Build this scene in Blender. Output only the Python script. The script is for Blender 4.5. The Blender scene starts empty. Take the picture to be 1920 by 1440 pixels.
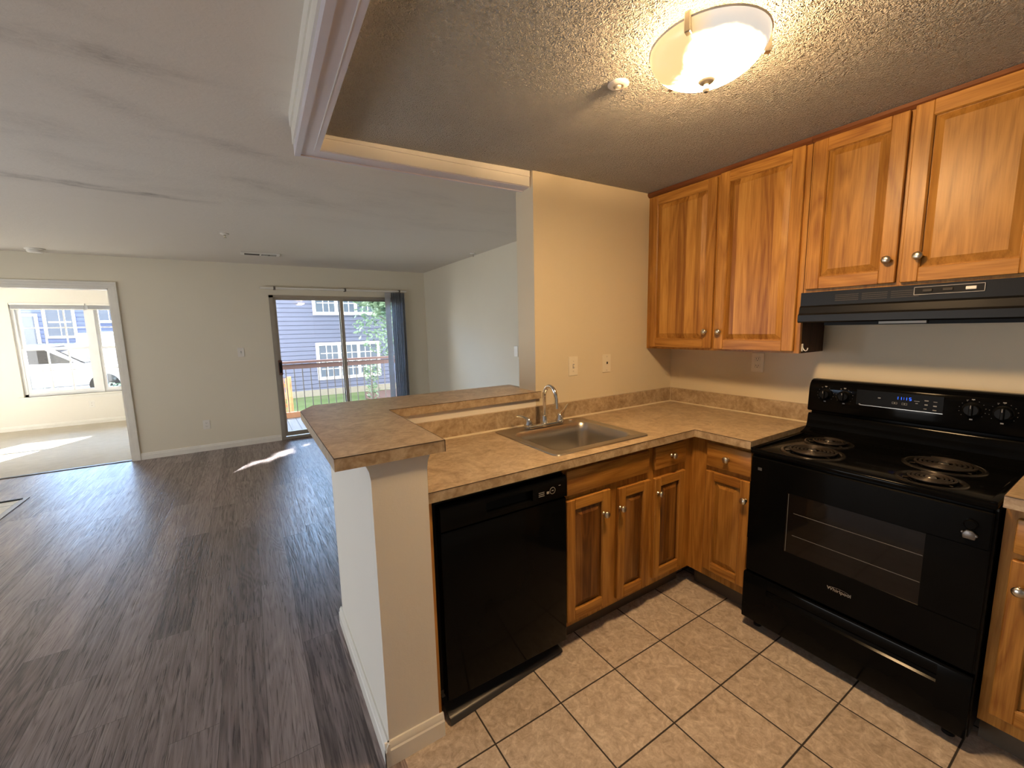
import bpy, bmesh, math, random
from mathutils import Matrix, Vector
random.seed(7)
S = bpy.context.scene
COL = S.collection
R = math.radians

# ------------------------------------------------------------------ camera, sky, sun, exposure
cam_d = bpy.data.cameras.new('camera')
cam = bpy.data.objects.new('camera', cam_d)
COL.objects.link(cam)
cam_d.sensor_fit = 'HORIZONTAL'
cam_d.sensor_width = 36.0
cam_d.lens = 781.46 / 1920 * 36.0
cam_d.clip_start = 0.02
cam_d.clip_end = 300
ri = (0.844546, -0.535049, -0.021537)
up = (0.089002, 0.100597, 0.990938)
fw = (0.528034, 0.838810, -0.132579)
cam.matrix_world = Matrix(((ri[0], up[0], -fw[0], -2.57625),
                           (ri[1], up[1], -fw[1], -1.93166),
                           (ri[2], up[2], -fw[2], 1.46037),
                           (0, 0, 0, 1)))
S.camera = cam

W = bpy.data.worlds.new('sky')
S.world = W
W.use_nodes = True
_t = W.node_tree
_bg = _t.nodes['Background']
# clear blue northern sky in front, paler and dimmer haze behind the viewer
_tc = _t.nodes.new('ShaderNodeTexCoord')
_sx = _t.nodes.new('ShaderNodeSeparateXYZ')
_mr = _t.nodes.new('ShaderNodeMapRange')
_mr.interpolation_type = 'SMOOTHSTEP'
_mr.inputs[1].default_value = 0.32
_mr.inputs[2].default_value = 0.8
_cm = _t.nodes.new('ShaderNodeMix')
_cm.data_type = 'RGBA'
SKY_N, SKY_S = 7.0, 2.0
_cm.inputs[6].default_value = (0.98 * SKY_S, 0.97 * SKY_S, 0.95 * SKY_S, 1)
_cm.inputs[7].default_value = (0.40 * SKY_N, 0.64 * SKY_N, 1.0 * SKY_N, 1)
_t.links.new(_tc.outputs['Generated'], _sx.inputs[0])
_t.links.new(_sx.outputs[1], _mr.inputs[0])
_t.links.new(_mr.outputs[0], _cm.inputs[0])
_t.links.new(_cm.outputs[2], _bg.inputs['Color'])
_bg.inputs['Strength'].default_value = 1.0

sun_d = bpy.data.lights.new('sun', 'SUN')
sun_d.energy = 21.0
sun_d.angle = R(0.55)
sun_d.color = (1.0, 0.97, 0.92)
sun = bpy.data.objects.new('sun', sun_d)
COL.objects.link(sun)
# the sun stands to the north-east of the flat: azimuth 27 deg from +y to +x, 30 deg high
_sd = Vector((math.sin(R(27)) * math.cos(R(30)), math.cos(R(27)) * math.cos(R(30)), math.sin(R(30))))
sun.rotation_euler = _sd.to_track_quat('Z', 'Y').to_euler()

def portal(name, loc, rot, sx, sy):
    d = bpy.data.lights.new(name, 'AREA')
    d.shape = 'RECTANGLE'
    d.size, d.size_y = sx, sy
    d.cycles.is_portal = True
    o = bpy.data.objects.new(name, d)
    o.location, o.rotation_euler = loc, rot
    COL.objects.link(o)
portal('daylight_portal_slider', (-1.36, 4.66, 1.0), (R(-90), 0, 0), 1.85, 2.0)
portal('daylight_portal_bedroom', (-4.75, 7.95, 1.2), (R(-90), 0, 0), 1.8, 1.5)
portal('daylight_portal_left', (-6.35, 3.1, 1.4), (0, R(-90), 0), .8, 1.0)  # serves the small opening added for fill daylight
portal('daylight_portal_low', (-6.35, 0.4, .55), (0, R(-90), 0), 1.0, 2.4)  # serves the low opening added to light the half wall

S.view_settings.view_transform = 'Standard'
S.view_settings.look = 'None'
S.view_settings.gamma = 1.0
S.view_settings.use_curve_mapping = False
S.view_settings.exposure = 2.0
S.cycles.max_bounces = 10
S.cycles.diffuse_bounces = 6
S.cycles.glossy_bounces = 4
S.cycles.transparent_max_bounces = 12
S.cycles.caustics_reflective = False
S.cycles.caustics_refractive = False
S.cycles.sample_clamp_indirect = 6.0

# ------------------------------------------------------------------ mesh helpers
def BM():
    return bmesh.new()

def box(bm, x0, x1, y0, y1, z0, z1, mi=0, bev=0.0, seg=1):
    c = [(x, y, z) for z in (z0, z1) for y in (y0, y1) for x in (x0, x1)]
    v = [bm.verts.new(p) for p in c]
    fs = []
    for f in ((0, 2, 3, 1), (4, 5, 7, 6), (0, 1, 5, 4), (2, 6, 7, 3), (0, 4, 6, 2), (1, 3, 7, 5)):
        g = bm.faces.new([v[i] for i in f])
        g.material_index = mi
        fs.append(g)
    if bev > 0:
        es = list({e for f in fs for e in f.edges})
        r = bmesh.ops.bevel(bm, geom=es, offset=bev, segments=seg, affect='EDGES', profile=0.5)
        for f in r['faces']:
            f.material_index = mi
    return bm

def prism(bm, pts, axis, a, b, mi=0, bev=0.0):
    """polygon pts in the two other axes (in xyz order), extruded along axis from a to b"""
    def P(p, t):
        return {'x': (t, p[0], p[1]), 'y': (p[0], t, p[1]), 'z': (p[0], p[1], t)}[axis]
    A = [bm.verts.new(P(p, a)) for p in pts]
    B = [bm.verts.new(P(p, b)) for p in pts]
    fs = [bm.faces.new(A[::-1]), bm.faces.new(B)]
    n = len(pts)
    for i in range(n):
        fs.append(bm.faces.new((A[i], A[(i + 1) % n], B[(i + 1) % n], B[i])))
    for f in fs:
        f.material_index = mi
    bmesh.ops.recalc_face_normals(bm, faces=fs)
    if bev > 0:
        es = list({e for f in fs for e in f.edges})
        r = bmesh.ops.bevel(bm, geom=es, offset=bev, segments=2, affect='EDGES', profile=0.5)
        for f in r['faces']:
            f.material_index = mi
    return bm

def lathe(bm, prof, c=(0, 0, 0), axis='z', seg=24, mi=0):
    def P(r, t, h):
        a, b = r * math.cos(t), r * math.sin(t)
        q = {'z': (a, b, h), 'y': (a, h, b), 'x': (h, a, b)}[axis]
        return (q[0] + c[0], q[1] + c[1], q[2] + c[2])
    rings = []
    for r, h in prof:
        if r < 1e-6:
            rings.append([bm.verts.new(P(0, 0, h))])
        else:
            rings.append([bm.verts.new(P(r, 2 * math.pi * k / seg, h)) for k in range(seg)])
    fs = []
    for p, q in zip(rings, rings[1:]):
        for k in range(seg):
            k2 = (k + 1) % seg
            if len(p) == 1 and len(q) == 1:
                continue
            if len(p) == 1:
                f = bm.faces.new((p[0], q[k], q[k2]))
            elif len(q) == 1:
                f = bm.faces.new((p[k], q[0], p[k2]))
            else:
                f = bm.faces.new((p[k], q[k], q[k2], p[k2]))
            f.material_index = mi
            fs.append(f)
    bmesh.ops.recalc_face_normals(bm, faces=fs)
    return bm

def tube(bm, pts, rad, seg=12, mi=0, caps=True):
    pts = [Vector(p) for p in pts]
    n = len(pts)
    rs = rad if isinstance(rad, (list, tuple)) else [rad] * n
    rings = []
    ref = None
    for i, p in enumerate(pts):
        t = (pts[min(i + 1, n - 1)] - pts[max(i - 1, 0)]).normalized()
        if ref is None:
            ref = Vector((0, 0, 1)) if abs(t.z) < 0.9 else Vector((1, 0, 0))
        a = t.cross(ref)
        if a.length < 1e-5:
            a = t.cross(Vector((0.3, 1, 0.2)))
        a.normalize()
        b = t.cross(a).normalized()
        ref = a.cross(t).normalized()
        rings.append([bm.verts.new(p + (a * math.cos(2 * math.pi * k / seg) + b * math.sin(2 * math.pi * k / seg)) * rs[i]) for k in range(seg)])
    fs = []
    for p, q in zip(rings, rings[1:]):
        for k in range(seg):
            fs.append(bm.faces.new((p[k], p[(k + 1) % seg], q[(k + 1) % seg], q[k])))
    if caps:
        fs.append(bm.faces.new(rings[0]))
        fs.append(bm.faces.new(rings[-1][::-1]))
    for f in fs:
        f.material_index = mi
    bmesh.ops.recalc_face_normals(bm, faces=fs)
    return bm

WM = {}
def obj(name, bm, mats, parent=None, label=None, world=True, smooth=35):
    """link bm as one mesh object; world=True means bm is in world coordinates, else in the thing's own"""
    if parent is not None and world:
        bm.transform(WM[parent.name].inverted())
    me = bpy.data.meshes.new(name)
    bm.normal_update()
    bm.to_mesh(me)
    bm.free()
    for m in (mats if isinstance(mats, (list, tuple)) else [mats]):
        me.materials.append(m)
    if smooth:
        me.polygons.foreach_set('use_smooth', [True] * len(me.polygons))
        me.set_sharp_from_angle(angle=R(smooth))
    o = bpy.data.objects.new(name, me)
    COL.objects.link(o)
    if parent is not None:
        o.parent = parent
        WM[o.name] = WM[parent.name]
    else:
        WM[o.name] = Matrix.Identity(4)
    if label:
        o['label'] = label
    return o

def thing(name, label, cat, loc=(0, 0, 0), rotz=0.0, group=None):
    o = bpy.data.objects.new(name, None)
    o.empty_display_size = 0.05
    COL.objects.link(o)
    o.location = loc
    o.rotation_euler = (0, 0, rotz)
    WM[o.name] = Matrix.Translation(loc) @ Matrix.Rotation(rotz, 4, 'Z')
    o['label'] = label
    o['category'] = cat
    o['kind'] = 'thing'
    if group:
        o['group'] = group
    return o

def tag(o, label, cat, group=None, kind='thing'):
    o['label'] = label
    o['category'] = cat
    o['kind'] = kind
    if group:
        o['group'] = group
    return o

def struct(name, bm, mats, label, cat, smooth=35):
    o = obj(name, bm, mats, smooth=smooth)
    return tag(o, label, cat, kind='structure')

def dup(root, loc, rotz=None, label=None):
    r = root.copy()
    COL.objects.link(r)
    r.location = loc
    if rotz is not None:
        r.rotation_euler = (0, 0, rotz)
    if label:
        r['label'] = label
    for ch in list(root.children):
        c = ch.copy()
        COL.objects.link(c)
        c.parent = r
        for g in list(ch.children):
            d = g.copy()
            COL.objects.link(d)
            d.parent = c
    return r

def text_bm(s, size, depth=0.0006):
    cu = bpy.data.curves.new('lettering', 'FONT')
    cu.body = s
    cu.size = size
    cu.extrude = depth
    cu.align_x = 'CENTER'
    cu.align_y = 'CENTER'
    to = bpy.data.objects.new('lettering', cu)
    COL.objects.link(to)
    dg = bpy.context.evaluated_depsgraph_get()
    me = bpy.data.meshes.new_from_object(to.evaluated_get(dg))
    bpy.data.objects.remove(to)
    bm = bmesh.new()
    bm.from_mesh(me)
    bpy.data.meshes.remove(me)
    return bm

# ------------------------------------------------------------------ material helpers
class NT:
    def __init__(self, name):
        self.m = bpy.data.materials.new(name)
        self.m.use_nodes = True
        self.t = self.m.node_tree
        self.t.nodes.clear()
        self.out = self.t.nodes.new('ShaderNodeOutputMaterial')
        self._co = None
    def n(self, ty, **kw):
        nd = self.t.nodes.new('ShaderNode' + ty)
        for k, v in kw.items():
            setattr(nd, k, v)
        return nd
    def set(self, sock, v):
        if v is None:
            return
        if isinstance(v, bpy.types.NodeSocket):
            self.t.links.new(v, sock)
        elif isinstance(v, (tuple, list)) and len(v) == 3 and sock.type == 'RGBA':
            sock.default_value = (*v, 1)
        else:
            sock.default_value = v
    def co(self):
        if self._co is None:
            self._co = self.n('TexCoord').outputs['Object']
        return self._co
    def map(self, scale=(1, 1, 1), loc=(0, 0, 0), rot=(0, 0, 0), vec=None):
        m = self.n('Mapping')
        self.set(m.inputs['Vector'], vec or self.co())
        self.set(m.inputs['Scale'], scale)
        self.set(m.inputs['Location'], loc)
        self.set(m.inputs['Rotation'], rot)
        return m.outputs[0]
    def noise(self, vec, scale=1.0, detail=4.0, rough=0.5, dist=0.0):
        x = self.n('TexNoise')
        self.set(x.inputs['Vector'], vec)
        self.set(x.inputs['Scale'], scale)
        self.set(x.inputs['Detail'], detail)
        self.set(x.inputs['Roughness'], rough)
        self.set(x.inputs['Distortion'], dist)
        return x.outputs['Fac']
    def vor(self, vec, scale, feature='F1', out='Distance', smooth=None):
        x = self.n('TexVoronoi', feature=feature)
        self.set(x.inputs['Vector'], vec)
        self.set(x.inputs['Scale'], scale)
        if smooth is not None and 'Smoothness' in x.inputs:
            self.set(x.inputs['Smoothness'], smooth)
        return x.outputs[out]
    def ramp(self, fac, stops, interp='LINEAR'):
        x = self.n('ValToRGB')
        x.color_ramp.interpolation = interp
        el = x.color_ramp.elements
        while len(el) < len(stops):
            el.new(0.5)
        for e, (p, c) in zip(el, stops):
            e.position = p
            e.color = (*c, 1) if len(c) == 3 else c
        self.set(x.inputs[0], fac)
        return x.outputs[0]
    def math(self, op, a, b=None, c=None, clamp=False):
        x = self.n('Math', operation=op, use_clamp=clamp)
        self.set(x.inputs[0], a)
        self.set(x.inputs[1], b)
        self.set(x.inputs[2], c)
        return x.outputs[0]
    def mix(self, fac, a, b, blend='MIX'):
        x = self.n('Mix', data_type='RGBA', blend_type=blend)
        self.set(x.inputs[0], fac)
        self.set(x.inputs[6], a)
        self.set(x.inputs[7], b)
        return x.outputs[2]
    def xyz(self, vec=None):
        x = self.n('SeparateXYZ')
        self.set(x.inputs[0], vec or self.co())
        return x.outputs
    def comb(self, x=0.0, y=0.0, z=0.0):
        c = self.n('CombineXYZ')
        self.set(c.inputs[0], x)
        self.set(c.inputs[1], y)
        self.set(c.inputs[2], z)
        return c.outputs[0]
    def white(self, vec):
        x = self.n('TexWhiteNoise', noise_dimensions='3D')
        self.set(x.inputs['Vector'], vec)
        return x.outputs['Value']
    def maprange(self, v, a, b, c, d, kind='LINEAR'):
        x = self.n('MapRange', interpolation_type=kind)
        for i, k in enumerate((v, a, b, c, d)):
            self.set(x.inputs[i], k)
        return x.outputs[0]
    def bump(self, h, strength=0.3, dist=0.01):
        x = self.n('Bump')
        self.set(x.inputs['Height'], h)
        self.set(x.inputs['Strength'], strength)
        self.set(x.inputs['Distance'], dist)
        return x.outputs[0]
    def bsdf(self, color, rough=0.5, metal=0.0, spec=0.5, bump=None, emit=None, es=0.0, coat=0.0):
        b = self.n('BsdfPrincipled')
        self.set(b.inputs['Base Color'], color)
        self.set(b.inputs['Roughness'], rough)
        self.set(b.inputs['Metallic'], metal)
        self.set(b.inputs['Specular IOR Level'], spec)
        if coat:
            self.set(b.inputs['Coat Weight'], coat)
            self.set(b.inputs['Coat Roughness'], 0.08)
        if bump is not None:
            self.set(b.inputs['Normal'], bump)
        if emit is not None:
            self.set(b.inputs['Emission Color'], emit)
            self.set(b.inputs['Emission Strength'], es)
        self.t.links.new(b.outputs[0], self.out.inputs[0])
        return self.m

def plain(name, color, rough=0.5, metal=0.0, spec=0.5, var=0.06, vscale=8.0, bump=0.0, bscale=60.0, coat=0.0):
    """a painted, plastic or metal surface: one colour with a little unevenness of its own"""
    t = NT(name)
    f = t.noise(t.map((1, 1, 1)), vscale, 3)
    lo = tuple(c * (1 - var) for c in color)
    hi = tuple(min(1, c * (1 + var)) for c in color)
    c = t.ramp(f, [(0.3, lo), (0.7, hi)])
    b = None
    if bump:
        b = t.bump(t.noise(t.co(), bscale, 3, 0.6), bump, 0.004)
    return t.bsdf(c, rough, metal, spec, b, coat=coat)

def emitter(name, color, strength):
    t = NT(name)
    e = t.n('Emission')
    t.set(e.inputs[0], color)
    t.set(e.inputs[1], strength)
    t.t.links.new(e.outputs[0], t.out.inputs[0])
    return t.m

def oak(name, grain='z', base=((0.24, 0.090, 0.014), (0.43, 0.20, 0.040), (0.58, 0.30, 0.070)), stave=0.0, width='x', rough=0.36):
    """oak with the grain along one axis; stave > 0 glues it up from strips of that width"""
    t = NT(name)
    rnd = t.n('ObjectInfo').outputs['Random']
    x, y, z = t.xyz()
    shift = t.math('MULTIPLY', rnd, 37.0)
    if stave:
        w = {'x': x, 'y': y, 'z': z}[width]
        cell = t.math('FLOOR', t.math('DIVIDE', t.math('ADD', w, 0.013), stave))
        tone = t.white(t.comb(cell, shift, 3.1))
        sh2 = t.math('ADD', shift, t.math('MULTIPLY', cell, 5.37))
    else:
        tone = rnd
        sh2 = shift
    sc = {'z': (26, 26, 1.1), 'x': (1.1, 26, 26), 'y': (26, 1.1, 26)}[grain]
    v = t.map(sc)
    va = t.n('VectorMath', operation='ADD')
    t.set(va.inputs[0], v)
    t.set(va.inputs[1], t.comb(sh2, sh2, sh2))
    v = va.outputs[0]
    n1 = t.noise(v, 1.0, 5, 0.6, 0.7)
    fine = t.noise(v, 6.0, 3, 0.6, 0.3)
    sc2 = {'z': (7, 7, 0.9), 'x': (0.9, 7, 7), 'y': (7, 0.9, 7)}[grain]
    v2 = t.map(sc2)
    vb = t.n('VectorMath', operation='ADD')
    t.set(vb.inputs[0], v2)
    t.set(vb.inputs[1], t.comb(sh2, sh2, sh2))
    big = t.noise(vb.outputs[0], 1.0, 2, 0.4, 0.4)
    rings = t.math('PINGPONG', t.math('MULTIPLY', big, 9.0), 0.5)
    f = t.math('ADD', t.math('MULTIPLY', n1, 0.55), t.math('MULTIPLY', rings, 0.45))
    f = t.math('ADD', f, t.math('MULTIPLY', t.math('SUBTRACT', fine, 0.5), 0.60))
    f = t.math('ADD', f, t.math('MULTIPLY', t.math('SUBTRACT', tone, 0.5), 0.42 if stave else 0.18))
    c = t.ramp(f, [(0.12, base[0]), (0.45, base[1]), (0.78, base[2])])
    b = t.bump(fine, 0.12, 0.002)
    return t.bsdf(c, rough, bump=b, spec=0.35)

def glass(name, tint=(1, 1, 1), gloss=1.0):
    t = NT(name)
    fr = t.n('Fresnel')
    fr.inputs[0].default_value = 1.45
    tr = t.n('BsdfTransparent')
    t.set(tr.inputs[0], tint)
    gl = t.n('BsdfGlossy')
    gl.inputs['Roughness'].default_value = 0.01
    wob = t.bump(t.noise(t.co(), 3.0, 1), 0.02, 0.01)
    t.set(gl.inputs['Normal'], wob)
    mx = t.n('MixShader')
    t.set(mx.inputs[0], t.math('MULTIPLY', fr.outputs[0], gloss))
    t.t.links.new(tr.outputs[0], mx.inputs[1])
    t.t.links.new(gl.outputs[0], mx.inputs[2])
    t.t.links.new(mx.outputs[0], t.out.inputs[0])
    return t.m

# ------------------------------------------------------------------ materials
M = {}
def wall_paint(name, col):
    t = NT(name)
    c = t.ramp(t.noise(t.co(), 1.3, 3), [(0.3, tuple(k * 0.97 for k in col)), (0.7, col)])
    h = t.math('ADD', t.noise(t.co(), 45, 3, 0.55), t.math('MULTIPLY', t.noise(t.co(), 180, 2), 0.4))
    return t.bsdf(c, 0.6, spec=0.3, bump=t.bump(h, 0.10, 0.004))
M['wall'] = wall_paint('beige_wall_paint', (0.79, 0.74, 0.61))
M['wall_kitchen'] = wall_paint('kitchen_wall_paint', (0.72, 0.64, 0.48))
M['wall_white'] = wall_paint('white_wall_paint', (0.84, 0.81, 0.74))
M['trim'] = plain('white_trim_paint', (0.82, 0.80, 0.74), 0.35, var=0.03)
M['trim_daylit'] = plain('header_daylight_tint', (0.66, 0.63, 0.69), 0.4, var=0.03)  # bluish daylight on the header is put into this lavender colour
M['plate'] = plain('ivory_plate_plastic', (0.80, 0.74, 0.60), 0.35, var=0.02)
M['plate_white'] = plain('white_plate_plastic', (0.82, 0.80, 0.75), 0.35, var=0.02)
M['slot'] = plain('dark_slot', (0.03, 0.025, 0.02), 0.6)

# smooth living room ceiling with sooty streaks
def mk_ceiling():
    t = NT('painted_ceiling_with_streaks')
    x, y, z = t.xyz()
    wob = t.noise(t.map((1.2, 1.2, 1.2)), 1.6, 5, 0.65, 0.5)
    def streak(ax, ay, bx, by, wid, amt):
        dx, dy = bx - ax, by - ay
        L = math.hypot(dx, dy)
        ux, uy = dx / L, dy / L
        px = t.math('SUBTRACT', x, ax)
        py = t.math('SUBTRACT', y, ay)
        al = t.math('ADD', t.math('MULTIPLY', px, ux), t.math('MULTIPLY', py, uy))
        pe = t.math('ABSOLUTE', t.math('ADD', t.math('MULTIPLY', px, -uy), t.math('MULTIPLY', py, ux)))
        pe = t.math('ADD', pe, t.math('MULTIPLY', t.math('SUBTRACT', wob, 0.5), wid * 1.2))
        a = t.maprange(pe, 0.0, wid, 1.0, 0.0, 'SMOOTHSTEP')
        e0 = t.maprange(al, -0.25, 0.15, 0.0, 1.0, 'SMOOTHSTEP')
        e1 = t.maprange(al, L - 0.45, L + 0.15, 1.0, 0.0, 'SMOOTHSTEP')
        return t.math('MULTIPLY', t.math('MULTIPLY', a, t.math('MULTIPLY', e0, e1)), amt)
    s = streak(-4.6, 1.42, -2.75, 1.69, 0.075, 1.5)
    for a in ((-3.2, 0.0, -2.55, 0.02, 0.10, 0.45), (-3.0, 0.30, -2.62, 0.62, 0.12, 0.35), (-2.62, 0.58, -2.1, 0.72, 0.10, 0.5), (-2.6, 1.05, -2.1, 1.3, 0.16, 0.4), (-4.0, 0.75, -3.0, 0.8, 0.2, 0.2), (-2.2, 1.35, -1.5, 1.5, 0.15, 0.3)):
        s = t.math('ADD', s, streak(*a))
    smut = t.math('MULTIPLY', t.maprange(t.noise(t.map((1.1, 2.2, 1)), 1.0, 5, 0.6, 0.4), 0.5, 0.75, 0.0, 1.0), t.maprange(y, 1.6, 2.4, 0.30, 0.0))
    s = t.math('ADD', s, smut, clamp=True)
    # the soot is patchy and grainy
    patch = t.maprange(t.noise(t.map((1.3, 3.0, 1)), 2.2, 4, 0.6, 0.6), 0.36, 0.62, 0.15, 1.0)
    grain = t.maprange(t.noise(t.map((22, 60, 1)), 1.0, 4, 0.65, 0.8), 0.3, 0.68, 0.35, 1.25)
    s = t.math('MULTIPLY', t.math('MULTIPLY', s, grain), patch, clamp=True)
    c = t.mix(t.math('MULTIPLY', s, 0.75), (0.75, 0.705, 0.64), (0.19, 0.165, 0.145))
    h = t.math('ADD', t.noise(t.co(), 30, 4, 0.6, 0.6), t.math('MULTIPLY', t.noise(t.co(), 120, 2), 0.3))
    return t.bsdf(c, 0.7, spec=0.25, bump=t.bump(h, 0.22, 0.006))
M['ceiling'] = mk_ceiling()

def mk_kceiling():
    t = NT('knockdown_textured_ceiling')
    v = t.co()
    n1 = t.noise(v, 62, 2, 0.5, 1.4)
    ridge = t.math('ABSOLUTE', t.math('SUBTRACT', n1, 0.5))
    ridge = t.maprange(ridge, 0.0, 0.16, 1.0, 0.0, 'SMOOTHSTEP')
    n2 = t.noise(v, 120, 2, 0.5, 0.6)
    h = t.math('ADD', t.math('MULTIPLY', ridge, 0.75), t.math('MULTIPLY', n2, 0.5))
    x, y, z = t.xyz()
    d2 = t.math('ADD', t.math('POWER', t.math('DIVIDE', t.math('ADD', x, 1.95), 0.16), 2.0), t.math('POWER', t.math('DIVIDE', t.math('ADD', y, 0.10), 0.07), 2.0))
    keep = t.maprange(t.math('ADD', d2, t.math('MULTIPLY', t.noise(v, 9, 2), 0.8)), 0.9, 1.6, 0.45, 1.0)
    h = t.math('MULTIPLY', h, keep)
    c = t.ramp(t.noise(v, 2.0, 3), [(0.3, (0.84, 0.81, 0.76)), (0.7, (0.89, 0.86, 0.81))])
    return t.bsdf(c, 0.65, spec=0.3, bump=t.bump(h, 1.0, 0.09))
M['kceiling'] = mk_kceiling()

def mk_vinyl():
    t = NT('dark_vinyl_plank')
    x, y, z = t.xyz()
    pw, pl = 0.155, 1.22
    row = t.math('FLOOR', t.math('DIVIDE', x, pw))
    off = t.math('MULTIPLY', t.white(t.comb(row, 2.7, 0.3)), pl)
    ys = t.math('ADD', y, off)
    pc = t.math('FLOOR', t.math('DIVIDE', ys, pl))
    tone = t.white(t.comb(row, pc, 1.9))
    seed = t.math('MULTIPLY', tone, 53.0)
    fx = t.math('FRACT', t.math('DIVIDE', x, pw))
    fy = t.math('FRACT', t.math('DIVIDE', ys, pl))
    ex = t.math('MULTIPLY', t.math('MINIMUM', fx, t.math('SUBTRACT', 1.0, fx)), pw)
    ey = t.math('MULTIPLY', t.math('MINIMUM', fy, t.math('SUBTRACT', 1.0, fy)), pl)
    edge = t.maprange(t.math('MINIMUM', ex, ey), 0.0003, 0.0014, 0.0, 1.0)
    v = t.comb(t.math('ADD', x, seed), t.math('MULTIPLY', y, 0.034), seed)
    g = t.noise(v, 95, 5, 0.6, 0.6)
    g2 = t.noise(v, 30, 4, 0.55, 0.5)
    big = t.noise(t.comb(t.math('ADD', x, seed), t.math('MULTIPLY', y, 0.09), seed), 8, 2, 0.45, 0.6)
    cath = t.math('PINGPONG', t.math('MULTIPLY', big, 16.0), 0.5)
    pore = t.maprange(t.noise(t.comb(t.math('ADD', x, seed), t.math('MULTIPLY', y, 0.045), seed), 150, 3, 0.6, 0.6), 0.34, 0.46, 0.0, 1.0)
    f = t.math('ADD', t.math('MULTIPLY', g, 0.42), t.math('MULTIPLY', cath, 0.26))
    f = t.math('ADD', f, t.math('MULTIPLY', g2, 0.32))
    f = t.math('SUBTRACT', f, t.math('MULTIPLY', t.math('SUBTRACT', 1.0, pore), 0.22))
    f = t.math('ADD', f, t.math('MULTIPLY', t.math('SUBTRACT', tone, 0.5), 0.20))
    c = t.ramp(f, [(0.20, (0.070, 0.052, 0.050)), (0.42, (0.235, 0.185, 0.178)), (0.62, (0.37, 0.305, 0.295)), (0.82, (0.48, 0.40, 0.385))])
    c = t.mix(edge, (0.07, 0.052, 0.046), c)
    h = t.math('ADD', t.math('MULTIPLY', f, 0.8), t.math('MULTIPLY', edge, 0.12))
    rg = t.maprange(g, 0.3, 0.7, 0.42, 0.28)
    return t.bsdf(c, rg, spec=0.55, bump=t.bump(h, 0.55, 0.004))
M['vinyl'] = mk_vinyl()

TS, TX, TY = 0.2963, -1.9587, -0.789
def mk_tile():
    t = NT('tan_ceramic_tile')
    x, y, z = t.xyz()
    u = t.math('DIVIDE', t.math('SUBTRACT', x, TX), TS)
    w = t.math('DIVIDE', t.math('SUBTRACT', y, TY), TS)
    fu, fw_ = t.math('FRACT', u), t.math('FRACT', w)
    eu = t.math('MINIMUM', fu, t.math('SUBTRACT', 1.0, fu))
    ew = t.math('MINIMUM', fw_, t.math('SUBTRACT', 1.0, fw_))
    e = t.math('MULTIPLY', t.math('MINIMUM', eu, ew), TS)
    grout = t.maprange(e, 0.0022, 0.0036, 0.0, 1.0)
    tone = t.white(t.comb(t.math('FLOOR', u), t.math('FLOOR', w), 0.7))
    sh = t.math('MULTIPLY', tone, 31.0)
    v = t.comb(t.math('ADD', x, sh), y, sh)
    m1 = t.noise(v, 24, 6, 0.65, 1.2)
    m2 = t.noise(v, 80, 4, 0.6, 0.8)
    f = t.math('ADD', t.math('MULTIPLY', m1, 0.7), t.math('MULTIPLY', m2, 0.3))
    f = t.math('ADD', f, t.math('MULTIPLY', t.math('SUBTRACT', tone, 0.5), 0.05))
    c = t.ramp(f, [(0.33, (0.33, 0.265, 0.205)), (0.46, (0.47, 0.39, 0.32)), (0.55, (0.57, 0.49, 0.415)), (0.66, (0.72, 0.64, 0.56))])
    c = t.mix(grout, (0.035, 0.028, 0.024), c)
    rg = t.mix(grout, (0.8, 0.8, 0.8), (0.42, 0.42, 0.42))
    h = t.math('ADD', t.maprange(e, 0.0015, 0.006, 0.0, 1.0, 'SMOOTHSTEP'), t.math('MULTIPLY', m1, 0.25))
    return t.bsdf(c, rg, spec=0.45, bump=t.bump(h, 0.3, 0.002))
M['tile'] = mk_tile()

def mk_carpet():
    t = NT('cream_carpet')
    v = t.co()
    c = t.ramp(t.noise(t.map((6, 26, 1)), 1.0, 5, 0.7), [(0.3, (0.60, 0.55, 0.46)), (0.7, (0.74, 0.69, 0.60))])
    h = t.noise(v, 260, 3, 0.6)
    return t.bsdf(c, 0.95, spec=0.1, bump=t.bump(h, 0.7, 0.01))
M['carpet'] = mk_carpet()

def mk_laminate():
    t = NT('tan_laminate')
    v = t.co()
    a = t.noise(v, 11, 7, 0.68, 1.0)
    b = t.noise(v, 46, 5, 0.65, 0.6)
    f = t.math('ADD', t.math('MULTIPLY', a, 0.62), t.math('MULTIPLY', b, 0.38))
    c = t.ramp(f, [(0.33, (0.23, 0.155, 0.08)), (0.46, (0.375, 0.275, 0.17)), (0.54, (0.465, 0.36, 0.235)), (0.67, (0.60, 0.49, 0.35))])
    return t.bsdf(c, 0.33, spec=0.7, bump=t.bump(t.noise(v, 240, 2), 0.06, 0.002))
M['laminate'] = mk_laminate()
M['seam'] = plain('dark_laminate_seam', (0.06, 0.035, 0.018), 0.5)
M['caulk'] = plain('cream_caulk', (0.66, 0.58, 0.42), 0.5)

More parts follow.
